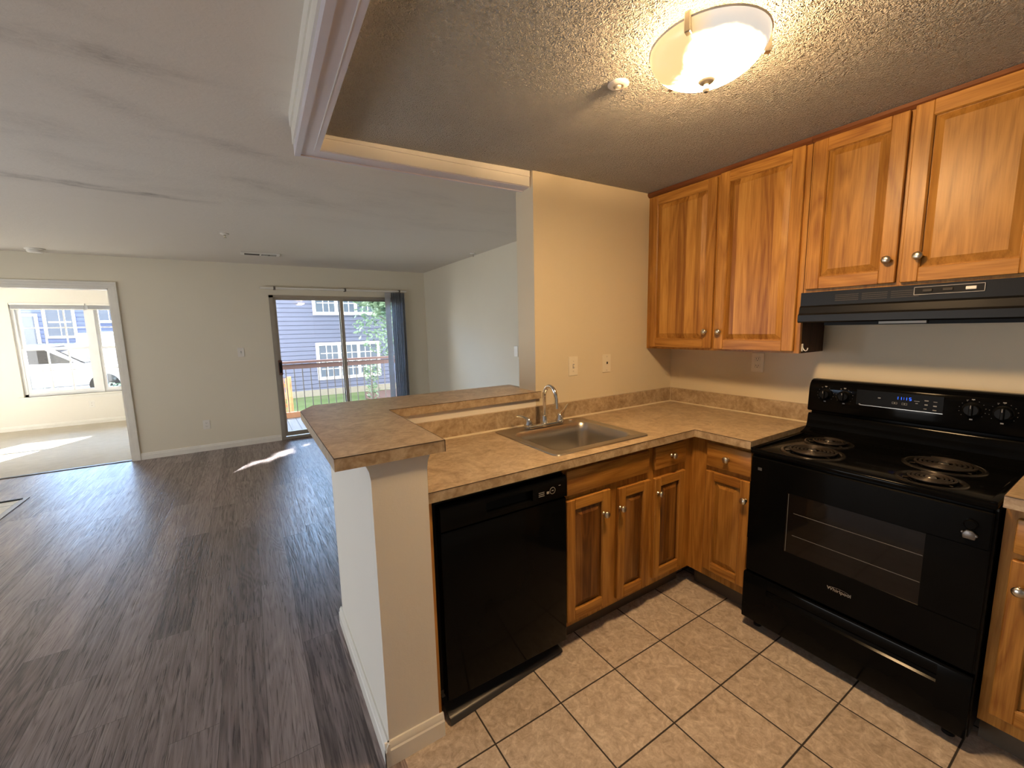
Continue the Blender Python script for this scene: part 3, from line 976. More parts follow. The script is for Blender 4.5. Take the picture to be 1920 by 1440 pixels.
for nm, (a, b) in (('left', (WX0 + .01, -4.80)), ('right', (-4.78, WX1 - .01))):
    bl = thing('mini_blind', 'white mini blind drawn up over the %s bedroom window sash' % nm, 'blind', ((a + b) / 2, YB + .02, 1.98))
    bm = BM(); box(bm, a, b, YB - .012, YB + .03, 1.988, 2.022, bev=.003); obj('headrail', bm, M['trim'], bl)
    bm = BM()
    for k in range(14):
        box(bm, a + .008, b - .008, YB - .004, YB + .022, 1.930 + k * .0042, 1.9325 + k * .0042)
    obj('slat_stack', bm, M['slat'], bl)
    bm = BM(); box(bm, a + .006, b - .006, YB - .006, YB + .024, 1.915, 1.929, bev=.003); obj('bottom_rail', bm, M['trim'], bl)

# ------------------------------------------------------------------ cabinets
def knob(parent, x, z, y=-.020):
    bm = BM()
    lathe(bm, [(0, 0), (.009, 0), (.0085, -.003), (.005, -.006), (.005, -.013), (.010, -.017), (.0155, -.021), (.0165, -.025), (.0145, -.029), (.008, -.032), (0, -.033)], (x, y, z), 'y', 20)
    return obj('knob', bm, M['nickel'], parent, world=False, smooth=60)

def cab_door(parent, x0, x1, z0, z1, panel='oak_stave', kx=None, kz=None, st=.052, tilt=0.0):
    w, h = x1 - x0, z1 - z0
    bm = BM()
    box(bm, 0, st, -.020, 0, 0, h, 0, bev=.003)
    box(bm, w - st, w, -.020, 0, 0, h, 0, bev=.003)
    box(bm, st, w - st, -.0195, 0, 0, st, 1, bev=.0015)
    box(bm, st, w - st, -.0195, 0, h - st, h, 1, bev=.0015)
    # raised panel: bevelled border rising to a flat field
    def ring(a, y):
        return [bm.verts.new(p) for p in ((st + a, y, st + a), (w - st - a, y, st + a), (w - st - a, y, h - st - a), (st + a, y, h - st - a))]
    r0, r1, r2, r3 = ring(-.001, -.0055), ring(.005, -.005), ring(.030, -.0160), ring(.0315, -.0172)
    for A, B in ((r0, r1), (r1, r2), (r2, r3)):
        for i in range(4):
            f = bm.faces.new((A[i], A[(i + 1) % 4], B[(i + 1) % 4], B[i]))
            f.material_index = 2
    f = bm.faces.new(r3); f.material_index = 2
    box(bm, st - .002, w - st + .002, -.004, -.001, st - .002, h - st + .002, 2)
    # inner moulding of the frame
    for a in (0,):
        i0, i1 = ring(-.004, -.0196), ring(.0025, -.0125)
        for i in range(4):
            f = bm.faces.new((i0[i], i0[(i + 1) % 4], i1[(i + 1) % 4], i1[i])); f.material_index = 0
    bmesh.ops.recalc_face_normals(bm, faces=[f for f in bm.faces])
    if tilt:
        bm.transform(Matrix.Rotation(tilt, 4, 'Y'))
    bm.transform(Matrix.Translation((x0, 0, z0)))
    d = obj('door', bm, [M['oak_v'], M['oak_h'], M[panel]], parent, world=False, smooth=25)
    if kx is not None:
        knob(d, kx, kz)
    return d

def cab_drawer(parent, x0, x1, z0, z1, has_knob=True, name='drawer'):
    bm = BM()
    box(bm, x0, x1, -.020, 0, z0, z1, 0, bev=.006, seg=2)
    d = obj(name, bm, [M['oak_h']], parent, world=False, smooth=25)
    if has_knob:
        knob(d, (x0 + x1) / 2, (z0 + z1) / 2)
    return d

def carcass(parent, w, dep, z0, z1, toe=0.0, open_top=False, side=None):
    """body behind the doors: panels plus a face frame of stiles"""
    bm = BM()
    zz = z0 + toe
    box(bm, 0, .016, .018, dep, zz, z1, 1); box(bm, w - .016, w, .018, dep, zz, z1, 2 if side else 1)
    box(bm, .016, w - .016, .018, dep, zz, zz + .016, 1)
    if not open_top:
        box(bm, .016, w - .016, .018, dep, z1 - .016, z1, 1)
    box(bm, .016, w - .016, dep - .008, dep, zz + .016, z1 - .016, 1)
    box(bm, 0, w, 0, .018, zz, z1, 0)
    obj('body', bm, [M['oak_v'], M['oak_v'], M[side] if side else M['oak_v']], parent, world=False, smooth=25)
    if toe:
        bm = BM(); box(bm, 0, w, .068, .080, z0, zz); obj('toe_kick', bm, M['toe'], parent, world=False)

RZ = -math.pi / 2
# tall upper cabinet
c1 = thing('upper_cabinet', 'tall two-door oak wall cabinet in the corner left of the hood', 'cabinet', (-.262, 0, 0), RZ, 'oak wall cabinets')
carcass(c1, .940, .262, 1.305, 2.300, side='oak_end')
cab_door(c1, .028, .480, 1.318, 2.275, 'oak_stave', .447, 1.416, .055)
cab_door(c1, .498, .918, 1.315, 2.283, 'oak_stave', .534, 1.415, .055)
bm = BM(); prism(bm, [(-.008, 2.284), (-.020, 2.296), (-.020, 2.310), (0.0, 2.310), (0, 2.284)], 'x', 0, .942); obj('crown_strip', bm, M['oak_dark'], c1, world=False)
c2 = thing('upper_cabinet', 'short two-door oak wall cabinet above the black range hood', 'cabinet', (-.262, -.943, 0), RZ, 'oak wall cabinets')
carcass(c2, .76, .262, 1.600, 2.300)
cab_door(c2, .012, .342, 1.614, 2.282, 'oak_panel', .315, 1.709, .055)
cab_door(c2, .358, .730, 1.612, 2.290, 'oak_panel', .412, 1.711, .055)
bm = BM(); prism(bm, [(-.008, 2.284), (-.020, 2.296), (-.020, 2.310), (0.0, 2.310), (0, 2.284)], 'x', 0, .76); obj('crown_strip', bm, M['oak_dark'], c2, world=False)
# small white hook on the end of the tall cabinet
hk = thing('hook', 'small white hook on the dark end panel of the tall upper cabinet', 'hook', (-.235, -.942, 1.33))
bm = BM(); box(bm, -.241, -.229, -.945, -.9405, 1.315, 1.352, bev=.001)
tube(bm, [(-.235, -.944, 1.335), (-.235, -.950, 1.322), (-.235, -.958, 1.317), (-.235, -.965, 1.322), (-.235, -.967, 1.332)], .0022, 8)
obj('hook_body', bm, M['plate_white'], hk)

# base cabinets on the sink run
YF = -.590
b1 = thing('base_cabinet', 'oak sink base with a false front over two doors beside the dishwasher', 'cabinet', (-1.486, YF, 0), 0, 'oak base cabinets')
carcass(b1, .552, .588, 0, .874, .112, True)
cab_drawer(b1, .008, .535, .738, .850, False, 'false_drawer_front')
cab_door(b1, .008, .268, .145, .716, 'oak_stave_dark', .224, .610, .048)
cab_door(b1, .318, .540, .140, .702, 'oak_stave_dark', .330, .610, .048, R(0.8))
b2 = thing('base_cabinet', 'narrow oak base cabinet with one drawer in the inner corner', 'cabinet', (-.934, YF, 0), 0, 'oak base cabinets')
carcass(b2, .344, .588, 0, .874, .112)
cab_drawer(b2, .026, .272, .738, .856)
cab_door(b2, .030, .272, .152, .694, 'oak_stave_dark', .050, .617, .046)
b3 = thing('base_cabinet', 'oak base cabinet with drawer and door left of the black range', 'cabinet', (YF, -.590, 0), RZ, 'oak base cabinets')
carcass(b3, .336, .588, 0, .874, .112)
cab_drawer(b3, .102, .330, .730, .852)
cab_door(b3, .100, .328, .160, .706, 'oak_panel', .312, .612, .046)
b4 = thing('base_cabinet', 'oak base cabinet at the right edge beyond the range', 'cabinet', (YF, -1.702, 0), RZ, 'oak base cabinets')
carcass(b4, .50, .588, 0, .874, .112)
cab_drawer(b4, .026, .46, .728, .842)
cab_door(b4, .026, .46, .160, .706, 'oak_panel', .052, .618, .052)
# thin oak end filler between half wall and dishwasher
fl = thing('end_panel', 'thin oak filler strip between the half wall and the dishwasher', 'panel', (-2.096, -.3, 0))
bm = BM(); box(bm, -2.107, -2.086, -.612, -.01, 0, .874); obj('board', bm, M['oak_v'], fl)

# ------------------------------------------------------------------ countertops
CT, CH, CF = .914, .038, -.638
ctop = thing('countertop', 'L-shaped tan laminate worktop holding the steel sink', 'countertop', (-1.0, -.3, CT))
bm = BM()
sx0, sx1, sy0, sy1 = -1.47, -.955, -.545, -.075      # cut-out for the sink
box(bm, XL + .001, sx0, CF, 0, CT - CH, CT); box(bm, sx1, 0, CF, 0, CT - CH, CT)
box(bm, sx0, sx1, CF, sy0, CT - CH, CT); box(bm, sx0, sx1, sy1, 0, CT - CH, CT)
box(bm, CF, 0, -.927, CF, CT - CH, CT)
obj('worktop', bm, M['laminate'], ctop, smooth=0)
bm = BM()
box(bm, XL + .001, -.02, -.020, -.001, CT, CT + .098); box(bm, -.020, -.001, -.927, -.001, CT, CT + .098)
obj('backsplash', bm, M['laminate'], ctop, smooth=0)
bm = BM()
prism(bm, [(-.030, CT), (-.020, CT + .007), (-.0195, CT)], 'x', XL + .002, -.020); prism(bm, [(-.029, CT), (-.020, CT + .006), (-.0195, CT)], 'y', -.927, -.020)
box(bm, -.0225, -.0195, -.0225, -.0195, CT, CT + .098)
obj('caulk_bead', bm, M['caulk'], ctop)
bm = BM()
box(bm, XL + .001, CF, CF - .0008, CF + .001, CT - .0018, CT + .0004); box(bm, CF - .0008, CF + .001, -.927, CF, CT - .0018, CT + .0004)
obj('edge_seam', bm, M['seam'], ctop)
bm = BM(); box(bm, XL + .001, XL + .004, CF, -.45, CT, CT + .10); obj('side_seam', bm, M['caulk'], ctop)
ct2 = thing('countertop', 'short tan laminate worktop at the right edge beyond the range', 'countertop', (-.3, -2.0, CT))
bm = BM(); box(bm, CF, 0, -2.35, -1.700, CT - CH, CT); obj('worktop', bm, M['laminate'], ct2, smooth=0)
bm = BM(); box(bm, CF - .0008, CF + .001, -2.35, -1.700, CT - .0018, CT + .0004); obj('edge_seam', bm, M['seam'], ct2)

# raised bar top
BZ, BT = 1.098, .040
bar = thing('bar_top', 'raised L-shaped tan laminate bar top on the half wall', 'bar top', (-1.9, 0, BZ))
outline = [(-2.395, -.670), (-2.050, -.670), (-2.050, -.020), (-1.176, -.020), (-1.176, -.001), (-1.2005, -.001), (-1.2005, .172), (-1.160, .172), (-1.160, .350), (-2.325, .350), (-2.395, .215)]
bm = BM(); prism(bm, outline, 'z', BZ - BT, BZ); obj('slab', bm, M['laminate'], bar, smooth=0)
bm = BM()
box(bm, -2.395, -2.050, -.6708, -.669, BZ - .0018, BZ + .0004); box(bm, -2.051, -2.0492, -.670, -.020, BZ - .0018, BZ + .0004); box(bm, -2.050, -1.176, -.0208, -.019, BZ - .0018, BZ + .0004)
box(bm, -2.3958, -2.394, -.670, .215, BZ - .0018, BZ + .0004)
box(bm, -2.051, -2.0490, -.6709, -.669, BZ - BT, BZ)
obj('edge_seam', bm, M['seam'], bar)

# ------------------------------------------------------------------ sink and tap
sink = thing('sink', 'single-bowl stainless steel sink set into the tan worktop', 'sink', (-1.21, -.31, CT))
def rrect(x0, x1, y0, y1, r, n=6):
    pts = []
    for cx, cy, a0 in ((x1 - r, y1 - r, 0), (x0 + r, y1 - r, 90), (x0 + r, y0 + r, 180), (x1 - r, y0 + r, 270)):
        for k in range(n + 1):
            a = R(a0 + 90 * k / n)
            pts.append((cx + r * math.cos(a), cy + r * math.sin(a)))
    return pts
bm = BM()
loops = []
for (x0, x1, y0, y1, r, z) in ((-1.512, -.912, -.578, -.042, .03, CT + .0005), (-1.509, -.915, -.575, -.045, .028, CT + .005), (-1.500, -.924, -.566, -.054, .026, CT + .0055),
                               (-1.494, -.930, -.560, -.060, .024, CT + .003), (-1.462, -.962, -.528, -.138, .055, CT + .002), (-1.456, -.968, -.522, -.144, .052, CT - .004), (-1.448, -.976, -.514, -.152, .05, CT - .05),
                               (-1.440, -.984, -.506, -.160, .05, CT - .145), (-1.425, -.999, -.491, -.175, .045, CT - .160), (-1.39, -1.03, -.46, -.21, .04, CT - .165)):
    loops.append([bm.verts.new((x, y, z)) for x, y in rrect(x0, x1, y0, y1, r)])
for A, B in zip(loops, loops[1:]):
    n = len(A)
    for i in range(n):
        bm.faces.new((A[i], A[(i + 1) % n], B[(i + 1) % n], B[i]))
bm.faces.new(loops[-1])
bmesh.ops.recalc_face_normals(bm, faces=bm.faces[:])
for f in bm.faces:
    f.normal_update()
if sum(f.normal.z for f in bm.faces) < 0:
    bmesh.ops.reverse_faces(bm, faces=bm.faces[:])
obj('basin', bm, M['steel'], sink, smooth=40)
bm = BM(); lathe(bm, [(0, CT - .1645), (.030, CT - .1635), (.042, CT - .163), (.044, CT - .1655)], (-1.21, -.335, 0), 'z', 28); obj('drain', bm, M['chrome'], sink)
bm = BM(); lathe(bm, [(.012, CT + .0035), (.012, CT + .008), (.009, CT + .011), (0, CT + .012)], (-1.02, -.095, 0), 'z', 16); obj('hole_cap', bm, M['chrome'], sink)

fc = thing('faucet', 'chrome gooseneck kitchen faucet with two lever handles behind the sink', 'faucet', (-1.215, -.098, CT + .004))
zb = CT + .004
bm = BM(); prism(bm, rrect(-1.345, -1.085, -.126, -.072, .026), 'z', zb, zb + .018, bev=.004); obj('base_plate', bm, M['chrome'], fc)
arc = [(-1.215, -.10, zb + .018), (-1.215, -.10, zb + .06), (-1.215, -.10, zb + .16)]
for k in range(1, 13):
    a = math.pi * k / 12 * .97
    arc.append((-1.215, -.10 - .053 * (1 - math.cos(a)), zb + .16 + .068 * math.sin(a)))
arc += [(-1.215, -.208, zb + .125)]
bm = BM(); tube(bm, arc, .0105, 16)
lathe(bm, [(.021, zb + .018), (.021, zb + .024), (.016, zb + .034), (.014, zb + .052), (.0105, zb + .058)], (-1.215, -.10, 0), 'z', 20)
tube(bm, [(-1.215, -.2075, zb + .142), (-1.215, -.2085, zb + .112)], .0128, 16)
obj('spout', bm, M['chrome'], fc, smooth=60)
for s, tip in ((-1, (-1.385, -.078, zb + .074)), (1, (-1.035, -.085, zb + .098))):
    x = -1.215 + s * .108
    bm = BM()
    lathe(bm, [(.024, zb + .016), (.024, zb + .022), (.019, zb + .030), (.017, zb + .044), (.013, zb + .056), (0, zb + .060)], (x, -.10, 0), 'z', 20)
    base = Vector((x, -.10, zb + .050)); tp = Vector(tip)
    mid = base.lerp(tp, .5) + Vector((0, 0, .006 if s < 0 else -.006))
    tube(bm, [base, base.lerp(mid, .5), mid, mid.lerp(tp, .6), tp], [.010, .0085, .0065, .0058, .0062], 12)
    obj('handle', bm, M['chrome'], fc, smooth=60)

# ------------------------------------------------------------------ dishwasher
dw = thing('dishwasher', 'black built-in dishwasher between the half wall and the sink base', 'dishwasher', (-1.78, -.3, 0))
bm = BM(); box(bm, -2.074, -1.492, -.575, -.03, .10, .868); box(bm, -2.074, -1.492, -.592, -.575, .846, .868, bev=.003)
obj('body', bm, M['black_matte'], dw)
bm = BM(); box(bm, -2.062, -1.494, -.624, -.576, .085, .748, bev=.005, seg=2); obj('door_panel', bm, M['black'], dw)
bm = BM()
HXA, HXB = -1.88, -1.668
prof = [(-.576, .752), (-.622, .752), (-.628, .756), (-.628, .828), (-.620, .842), (-.600, .846), (-.576, .846)]
prism(bm, prof, 'x', -2.062, HXA); prism(bm, prof, 'x', HXB, -1.494)
prism(bm, [(-.576, .752), (-.622, .752), (-.628, .756), (-.628, .772), (-.606, .778), (-.600, .812), (-.628, .820), (-.628, .828), (-.620, .842), (-.600, .846), (-.576, .846)], 'x', HXA, HXB)
cp = obj('control_panel', bm, M['black'], dw)
bm = BM()
for i in range(3):
    box(bm, -1.640, -1.612, -.6288, -.6275, .783 + i * .0075, .7855 + i * .0075)
obj('button_label', bm, M['print'], cp)
bm = BM(); box(bm, -1.600, -1.588, -.6288, -.6275, .787, .797); obj('button_label', bm, M['print'], cp)
bm = BM(); lathe(bm, [(.0125, -.0005), (.0145, -.0005), (.0145, .001), (.0125, .001)], (-1.570, -.628, .796), 'y', 28); box(bm, -1.575, -1.565, -.6288, -.6275, .7945, .7975)
obj('start_button', bm, M['print'], cp)
bm = BM(); box(bm, -1.538, -1.528, -.6288, -.6275, .809, .8115); obj('indicator', bm, M['print'], cp)
# loose kick plate leaning on the floor
bm = BM()
L0, L1 = Vector((-2.062, -.643, .002)), Vector((-1.493, -.592, .002))
prof = [(0, 0), (.002, .010), (.008, .019), (.017, .024), (.030, .027), (.060, .032), (.085, .048), (.095, .075)]
bk = [(a + .003, b + .0035) for a, b in prof]
def kp(L, a, b, k):
    return L + Vector((0, a * k, b * k))
A = [bm.verts.new(kp(L0, a, b, 1.0)) for a, b in prof] + [bm.verts.new(kp(L0, a, b, 1.0) + Vector((0, .003, -.0035))) for a, b in prof[::-1]]
B = [bm.verts.new(kp(L1, a, b, .75)) for a, b in prof] + [bm.verts.new(kp(L1, a, b, .75) + Vector((0, .003, -.0035))) for a, b in prof[::-1]]
m = len(A)
bm.faces.new(A); bm.faces.new(B[::-1])
for i in range(m):
    bm.faces.new((A[i], A[(i + 1) % m], B[(i + 1) % m], B[i]))
bmesh.ops.recalc_face_normals(bm, faces=bm.faces[:])
obj('kick_plate', bm, plain('black_metal_kick_plate', (0.05, 0.05, 0.052), 0.36, 0.3), dw, label='loose black metal kick plate slipped onto the tile')

# ------------------------------------------------------------------ range
rg = thing('range', 'black freestanding electric coil range missing its oven door handle', 'range', (-.33, -1.31, 0))
Y0, Y1 = -.932, -1.692
XF = -.651
bm = BM()
box(bm, -.622, -.03, Y1, Y0, .045, .862)
obj('body', bm, M['black_satin'], rg)
for x in (-.59, -.07):
    for y in (Y0 - .05, Y1 + .05):
        bm = BM(); lathe(bm, [(0, 0), (.018, 0), (.018, .012), (.009, .014), (.009, .05)], (x, y, 0), 'z', 14); obj('foot', bm, M['black_matte'], rg)
bm = BM()
box(bm, XF, -.06, Y1, Y0, .862, .884, bev=.008, seg=3)
box(bm, XF + .002, -.06, Y0 - .020, Y0, .882, .8915, bev=.004, seg=2); box(bm, XF + .002, -.06, Y1, Y1 + .020, .882, .8915, bev=.004, seg=2)
box(bm, XF + .004, XF + .020, Y1 + .006, Y0 - .006, .880, .8885, bev=.004, seg=2)
box(bm, XF + .012, -.10, Y1 + .01, Y0 - .01, .835, .864)
ck = obj('cooktop', bm, M['black'], rg)
# backguard: curved apron, gap, console
bm = BM()
prism(bm, [(-.03, .880), (-.175, .880), (-.165, .892), (-.128, .900), (-.106, .915), (-.098, .945), (-.094, .975), (-.088, .984), (-.03, .984)], 'y', Y1, Y0)
box(bm, -.078, -.03, Y1 + .010, Y0 - .010, .98, 1.01)
obj('apron', bm, M['black'], rg, smooth=40)
bm = BM()
prism(bm, [(-.02, .998), (-.096, .998), (-.104, 1.004), (-.098, 1.120), (-.090, 1.142), (-.078, 1.156), (-.060, 1.163), (-.02, 1.163)], 'y', Y1, Y0 + .002, bev=.004)
con = obj('console', bm, M['black'], rg, smooth=40)
cx = lambda z: -.104 + (z - 1.004) * (.006 / .116) - .0006
def mark(name, y, z, w, h, mat, parent=con):
    bm = BM(); box(bm, cx(z) - .0006, cx(z) + .002, y - w / 2, y + w / 2, z - h / 2, z + h / 2); return obj(name, bm, M[mat], parent)
kn = []
for y, z, r in ((-1.006, 1.092, .023), (-1.086, 1.091, .023), (-1.520, 1.090, .026), (-1.604, 1.088, .026)):
    bm = BM()
    lathe(bm, [(r + .004, cx(z)), (r + .004, cx(z) - .003), (r, cx(z) - .006), (r * .92, cx(z) - .020), (r * .8, cx(z) - .023), (0, cx(z) - .023)], (0, y, z), 'x', 28)
    box(bm, cx(z) - .032, cx(z) - .018, y - .005, y + .005, z - r * .88, z + r * .88, bev=.002)
    k = obj('knob', bm, M['black_panel'], rg)
    bm = BM(); box(bm, cx(z) - .0328, cx(z) - .031, y - .001, y + .001, z + r * .3, z + r * .8); obj('pointer', bm, M['print'], k)
    for a in range(-130, 131, 26):
        rr = r + .012
        mark('dial_mark', y - math.sin(R(a)) * rr, z + math.cos(R(a)) * rr, .0022, .0022, 'print_dim')
    mark('dial_mark', y, z + r + .016, .009, .0035, 'print'); mark('dial_mark', y + .016, z + r + .012, .006, .002, 'print_dim'); mark('dial_mark', y, z - r - .014, .009, .005, 'print')
# display panel with clock and keypad
bm = BM(); box(bm, cx(1.09) - .0012, cx(1.09) + .002, -1.437, -1.135, 1.058, 1.132, bev=.0008); dp = obj('display_panel', bm, M['black_panel'], rg)
bm = BM(); box(bm, cx(1.06) - .0022, cx(1.06), -1.437, -1.150, 1.0575, 1.0595); obj('panel_edge', bm, M['silver'], dp)
SEG = {'1': 'bc', '5': 'afgcd'}
bm = BM()
def digit(ch, y, z, h):
    w = h * .52; e = h * .13
    segs = {'a': (0, h / 2, w, e), 'g': (0, 0, w, e), 'd': (0, -h / 2, w, e), 'f': (w / 2, h / 4, e, h / 2), 'b': (-w / 2, h / 4, e, h / 2), 'e': (w / 2, -h / 4, e, h / 2), 'c': (-w / 2, -h / 4, e, h / 2)}
    for s in SEG[ch]:
        a, b, ww, hh = segs[s]
        box(bm, cx(z) - .0026, cx(z) - .0008, y + a - ww / 2, y + a + ww / 2, z + b - hh / 2, z + b + hh / 2)
for ch, y in (('1', -1.285), ('1', -1.297), ('1', -1.315), ('5', -1.330)):
    digit(ch, y, 1.108, .012)
for dz in (-.0028, .0028):
    box(bm, cx(1.108) - .0026, cx(1.108) - .0008, -1.3095, -1.3075, 1.108 + dz - .001, 1.108 + dz + .001)
obj('clock_digits', bm, M['blue_led'], dp, label='lit blue clock digits')
def key(y, z, w, h, mat='print'):
    bm = BM(); box(bm, cx(z) - .0022, cx(z) - .0008, y - w / 2, y + w / 2, z - h / 2, z + h / 2); obj('key_mark', bm, M[mat], dp)
for a in ((-1.196, 1.118, .008, .002), (-1.222, 1.116, .010, .002), (-1.222, 1.100, .010, .005), (-1.150, 1.062, .006, .003), (-1.352, 1.102, .018, .002), (-1.352, 1.112, .006, .003), (-1.352, 1.092, .008, .003), (-1.383, 1.108, .013, .004), (-1.411, 1.106, .012, .002), (-1.383, 1.090, .010, .005), (-1.411, 1.088, .011, .005), (-1.381, 1.072, .010, .002), (-1.411, 1.070, .012, .004)):
    key(*a)
for y in (-1.278, -1.312):
    bm = BM()
    z = 1.084
    for dy, dz, w, h in ((0, .004, .017, .0009), (0, -.004, .017, .0009), (.0085, 0, .0009, .009), (-.0085, 0, .0009, .009), (0, 0, .004, .003)):
        box(bm, cx(z) - .0022, cx(z) - .0008, y + dy - w / 2, y + dy + w / 2, z + dz - h / 2, z + dz + h / 2)
    obj('key_mark', bm, M['print'], dp)
# four coil elements
def burner(x, y, r, turns):
    bm = BM()
    z = .886
    lathe(bm, [(r - .014, z - .010), (r - .006, z + .001), (r, z + .0035), (r + .006, z + .003), (r + .010, z - .001), (r + .010, z - .004)], (x, y, 0), 'z', 56)
    lathe(bm, [(0, z - .016), (r * .5, z - .014), (r - .010, z - .006)], (x, y, 0), 'z', 48)
    d = obj('burner', bm, M['drip'], rg, smooth=50)
    bm = BM()
    r0, r1 = .022, r - .020
    pts = []
    N = int(turns * 30)
    for k in range(N + 1):
        a = 2 * math.pi * turns * k / N
        rr = r0 + (r1 - r0) * k / N
        pts.append((x + rr * math.cos(a + .6), y + rr * math.sin(a + .6), z + .008))
    tube(bm, pts, (r1 - r0) / turns * .36, 8)
    for a in (0, 120, 240):
        c, s = math.cos(R(a)), math.sin(R(a))
        tube(bm, [(x + c * .01, y + s * .01, z + .001), (x + c * (r - .012), y + s * (r - .012), z + .001)], .003, 6)
    obj('coil', bm, M['coil'], d, smooth=60)
    bm = BM(); lathe(bm, [(0, z + .012), (.013, z + .012), (.016, z + .008), (.016, z)], (x, y, 0), 'z', 20); obj('medallion', bm, M['dim_steel'], d)
burner(-.500, -1.122, .110, 5)
burner(-.275, -1.100, .088, 4)
burner(-.300, -1.495, .112, 5)
burner(-.535, -1.512, .088, 4)
# oven door
bm = BM()
wy0, wy1, wz0, wz1 = -1.098, -1.540, .459, .722
box(bm, XF + .001, -.624, Y1 + .004, Y0 - .008, .292, wz0, bev=.004); box(bm, XF + .001, -.624, Y1 + .004, Y0 - .008, wz1, .852, bev=.004)
box(bm, XF + .001, -.624, wy0, Y0 - .008, wz0 - .006, wz1 + .006); box(bm, XF + .001, -.624, Y1 + .004, wy1, wz0 - .006, wz1 + .006)
od = obj('oven_door', bm, M['black'], rg)
bm = BM(); box(bm, XF + .003, XF + .012, wy1 - .004, wy0 + .004, wz0 - .004, wz1 + .004); ow = obj('oven_window', bm, M['oven_glass'], od)
bm = BM()
for z in (.540, .640):
    box(bm, XF + .0022, XF + .0032, wy1 + .002, wy0 - .03, z, z + .0022)
obj('oven_rack', bm, M['print_dim'], od)
bm = BM(); box(bm, XF + .0022, XF + .0032, wy0 - .008, wy0 - .006, wz0, wz1); obj('window_edge', bm, M['print_dim'], od)
lb = text_bm('Whirlpool', .0195)
lb.transform(Matrix.Translation((XF + .0004, -1.311, .378)) @ Matrix.Rotation(RZ, 4, 'Z') @ Matrix.Rotation(R(90), 4, 'X'))
tube(lb, [(XF + .0004, -1.311 + .036 * math.cos(R(a)), .380 + .009 * math.sin(R(a))) for a in range(-25, 190, 12)], .0004, 6)
obj('badge', lb, M['silver'], od, label='small silver brand lettering')
# leftovers of the missing handle
bm = BM(); box(bm, XF - .0005, XF + .002, -.989, -.972, .793, .806); obj('handle_mark', bm, M['dim_steel'], od, label='small grey bare mount where the handle was')
bm = BM(); lathe(bm, [(.017, XF + .002), (.017, XF - .006), (.013, XF - .009), (0, XF - .009)], (0, -1.641, .800), 'x', 20)
obj('handle_mount', bm, M['black'], od)
bm = BM(); prism(bm, [(-1.655, .752), (-1.627, .752), (-1.624, .768), (-1.634, .780), (-1.648, .780), (-1.658, .768)], 'x', XF - .010, XF + .001, bev=.002)
for dy, dz in ((.016, .771), (-.016, .766)):
    lathe(bm, [(.0035, XF - .004), (.003, XF - .011), (0, XF - .012)], (0, -1.641 + dy, dz), 'x', 10)
obj('handle_mount', bm, M['dim_steel'], od, label='bare metal handle mount')
# storage drawer with a scooped grip
bm = BM()
prism(bm, [(-.624, .050), (XF, .050), (XF - .004, .056), (XF - .004, .206), (XF + .004, .212), (XF + .006, .226), (XF - .002, .236), (XF - .004, .274), (XF, .281), (-.624, .281)], 'y', Y1 + .085, Y0 - .11)
for a, b in ((Y1 + .002, Y1 + .085), (Y0 - .11, Y0 - .004)):
    prism(bm, [(-.624, .050), (XF, .050), (XF - .004, .056), (XF - .004, .274), (XF, .281), (-.624, .281)], 'y', a, b)
obj('storage_drawer', bm, M['black'], rg)

# ------------------------------------------------------------------ hood
hd = thing('range_hood', 'black under-cabinet range hood above the electric range', 'range hood', (-.15, -1.32, 1.44))
H0, H1 = -.948, -1.700
bm = BM()
box(bm, -.298, -.01, H1, H0, 1.536, 1.598)
prism(bm, [(-.01, 1.536), (-.298, 1.536), (-.306, 1.528), (-.310, 1.500), (-.318, 1.492), (-.318, 1.462), (-.312, 1.456), (-.290, 1.456), (-.285, 1.470), (-.01, 1.470)], 'y', H1, H0)
obj('shell', bm, M['black_satin'], hd)
bm = BM()
for g in range(3):
    ya = -1.088 - g * .098
    for k in range(4):
        box(bm, -.2995, -.2970, ya - .086, ya, 1.552 + k * .008, 1.5555 + k * .008)
obj('vent_slots', bm, M['slot'], hd)
bm = BM(); box(bm, -.301, -.297, -1.548, -1.355, 1.558, 1.588, bev=.001); cpn = obj('switch_panel', bm, M['black_matte'], hd)
bm = BM()
for a in ((-1.548, -1.355, 1.5865, 1.5885), (-1.548, -1.355, 1.5575, 1.5595), (-1.548, -1.546, 1.5575, 1.5885), (-1.357, -1.355, 1.5575, 1.5885)):
    box(bm, -.3022, -.3000, *a)
obj('panel_border', bm, M['print'], cpn)
for y, m in ((-1.395, 'slot'), (-1.452, 'slot'), (-1.513, 'plate_white')):
    bm = BM(); box(bm, -.306, -.3005, y - .014, y + .014, 1.567, 1.579, bev=.0015); obj('switch', bm, M[m], cpn)
bm = BM(); box(bm, -.26, -.06, H1 + .05, H0 - .09, 1.442, 1.472); obj('filter_box', bm, M['black_matte'], hd)
bm = BM(); box(bm, -.275, -.262, -1.395, -1.245, 1.446, 1.462); obj('light_lens', bm, M['lens'], hd)

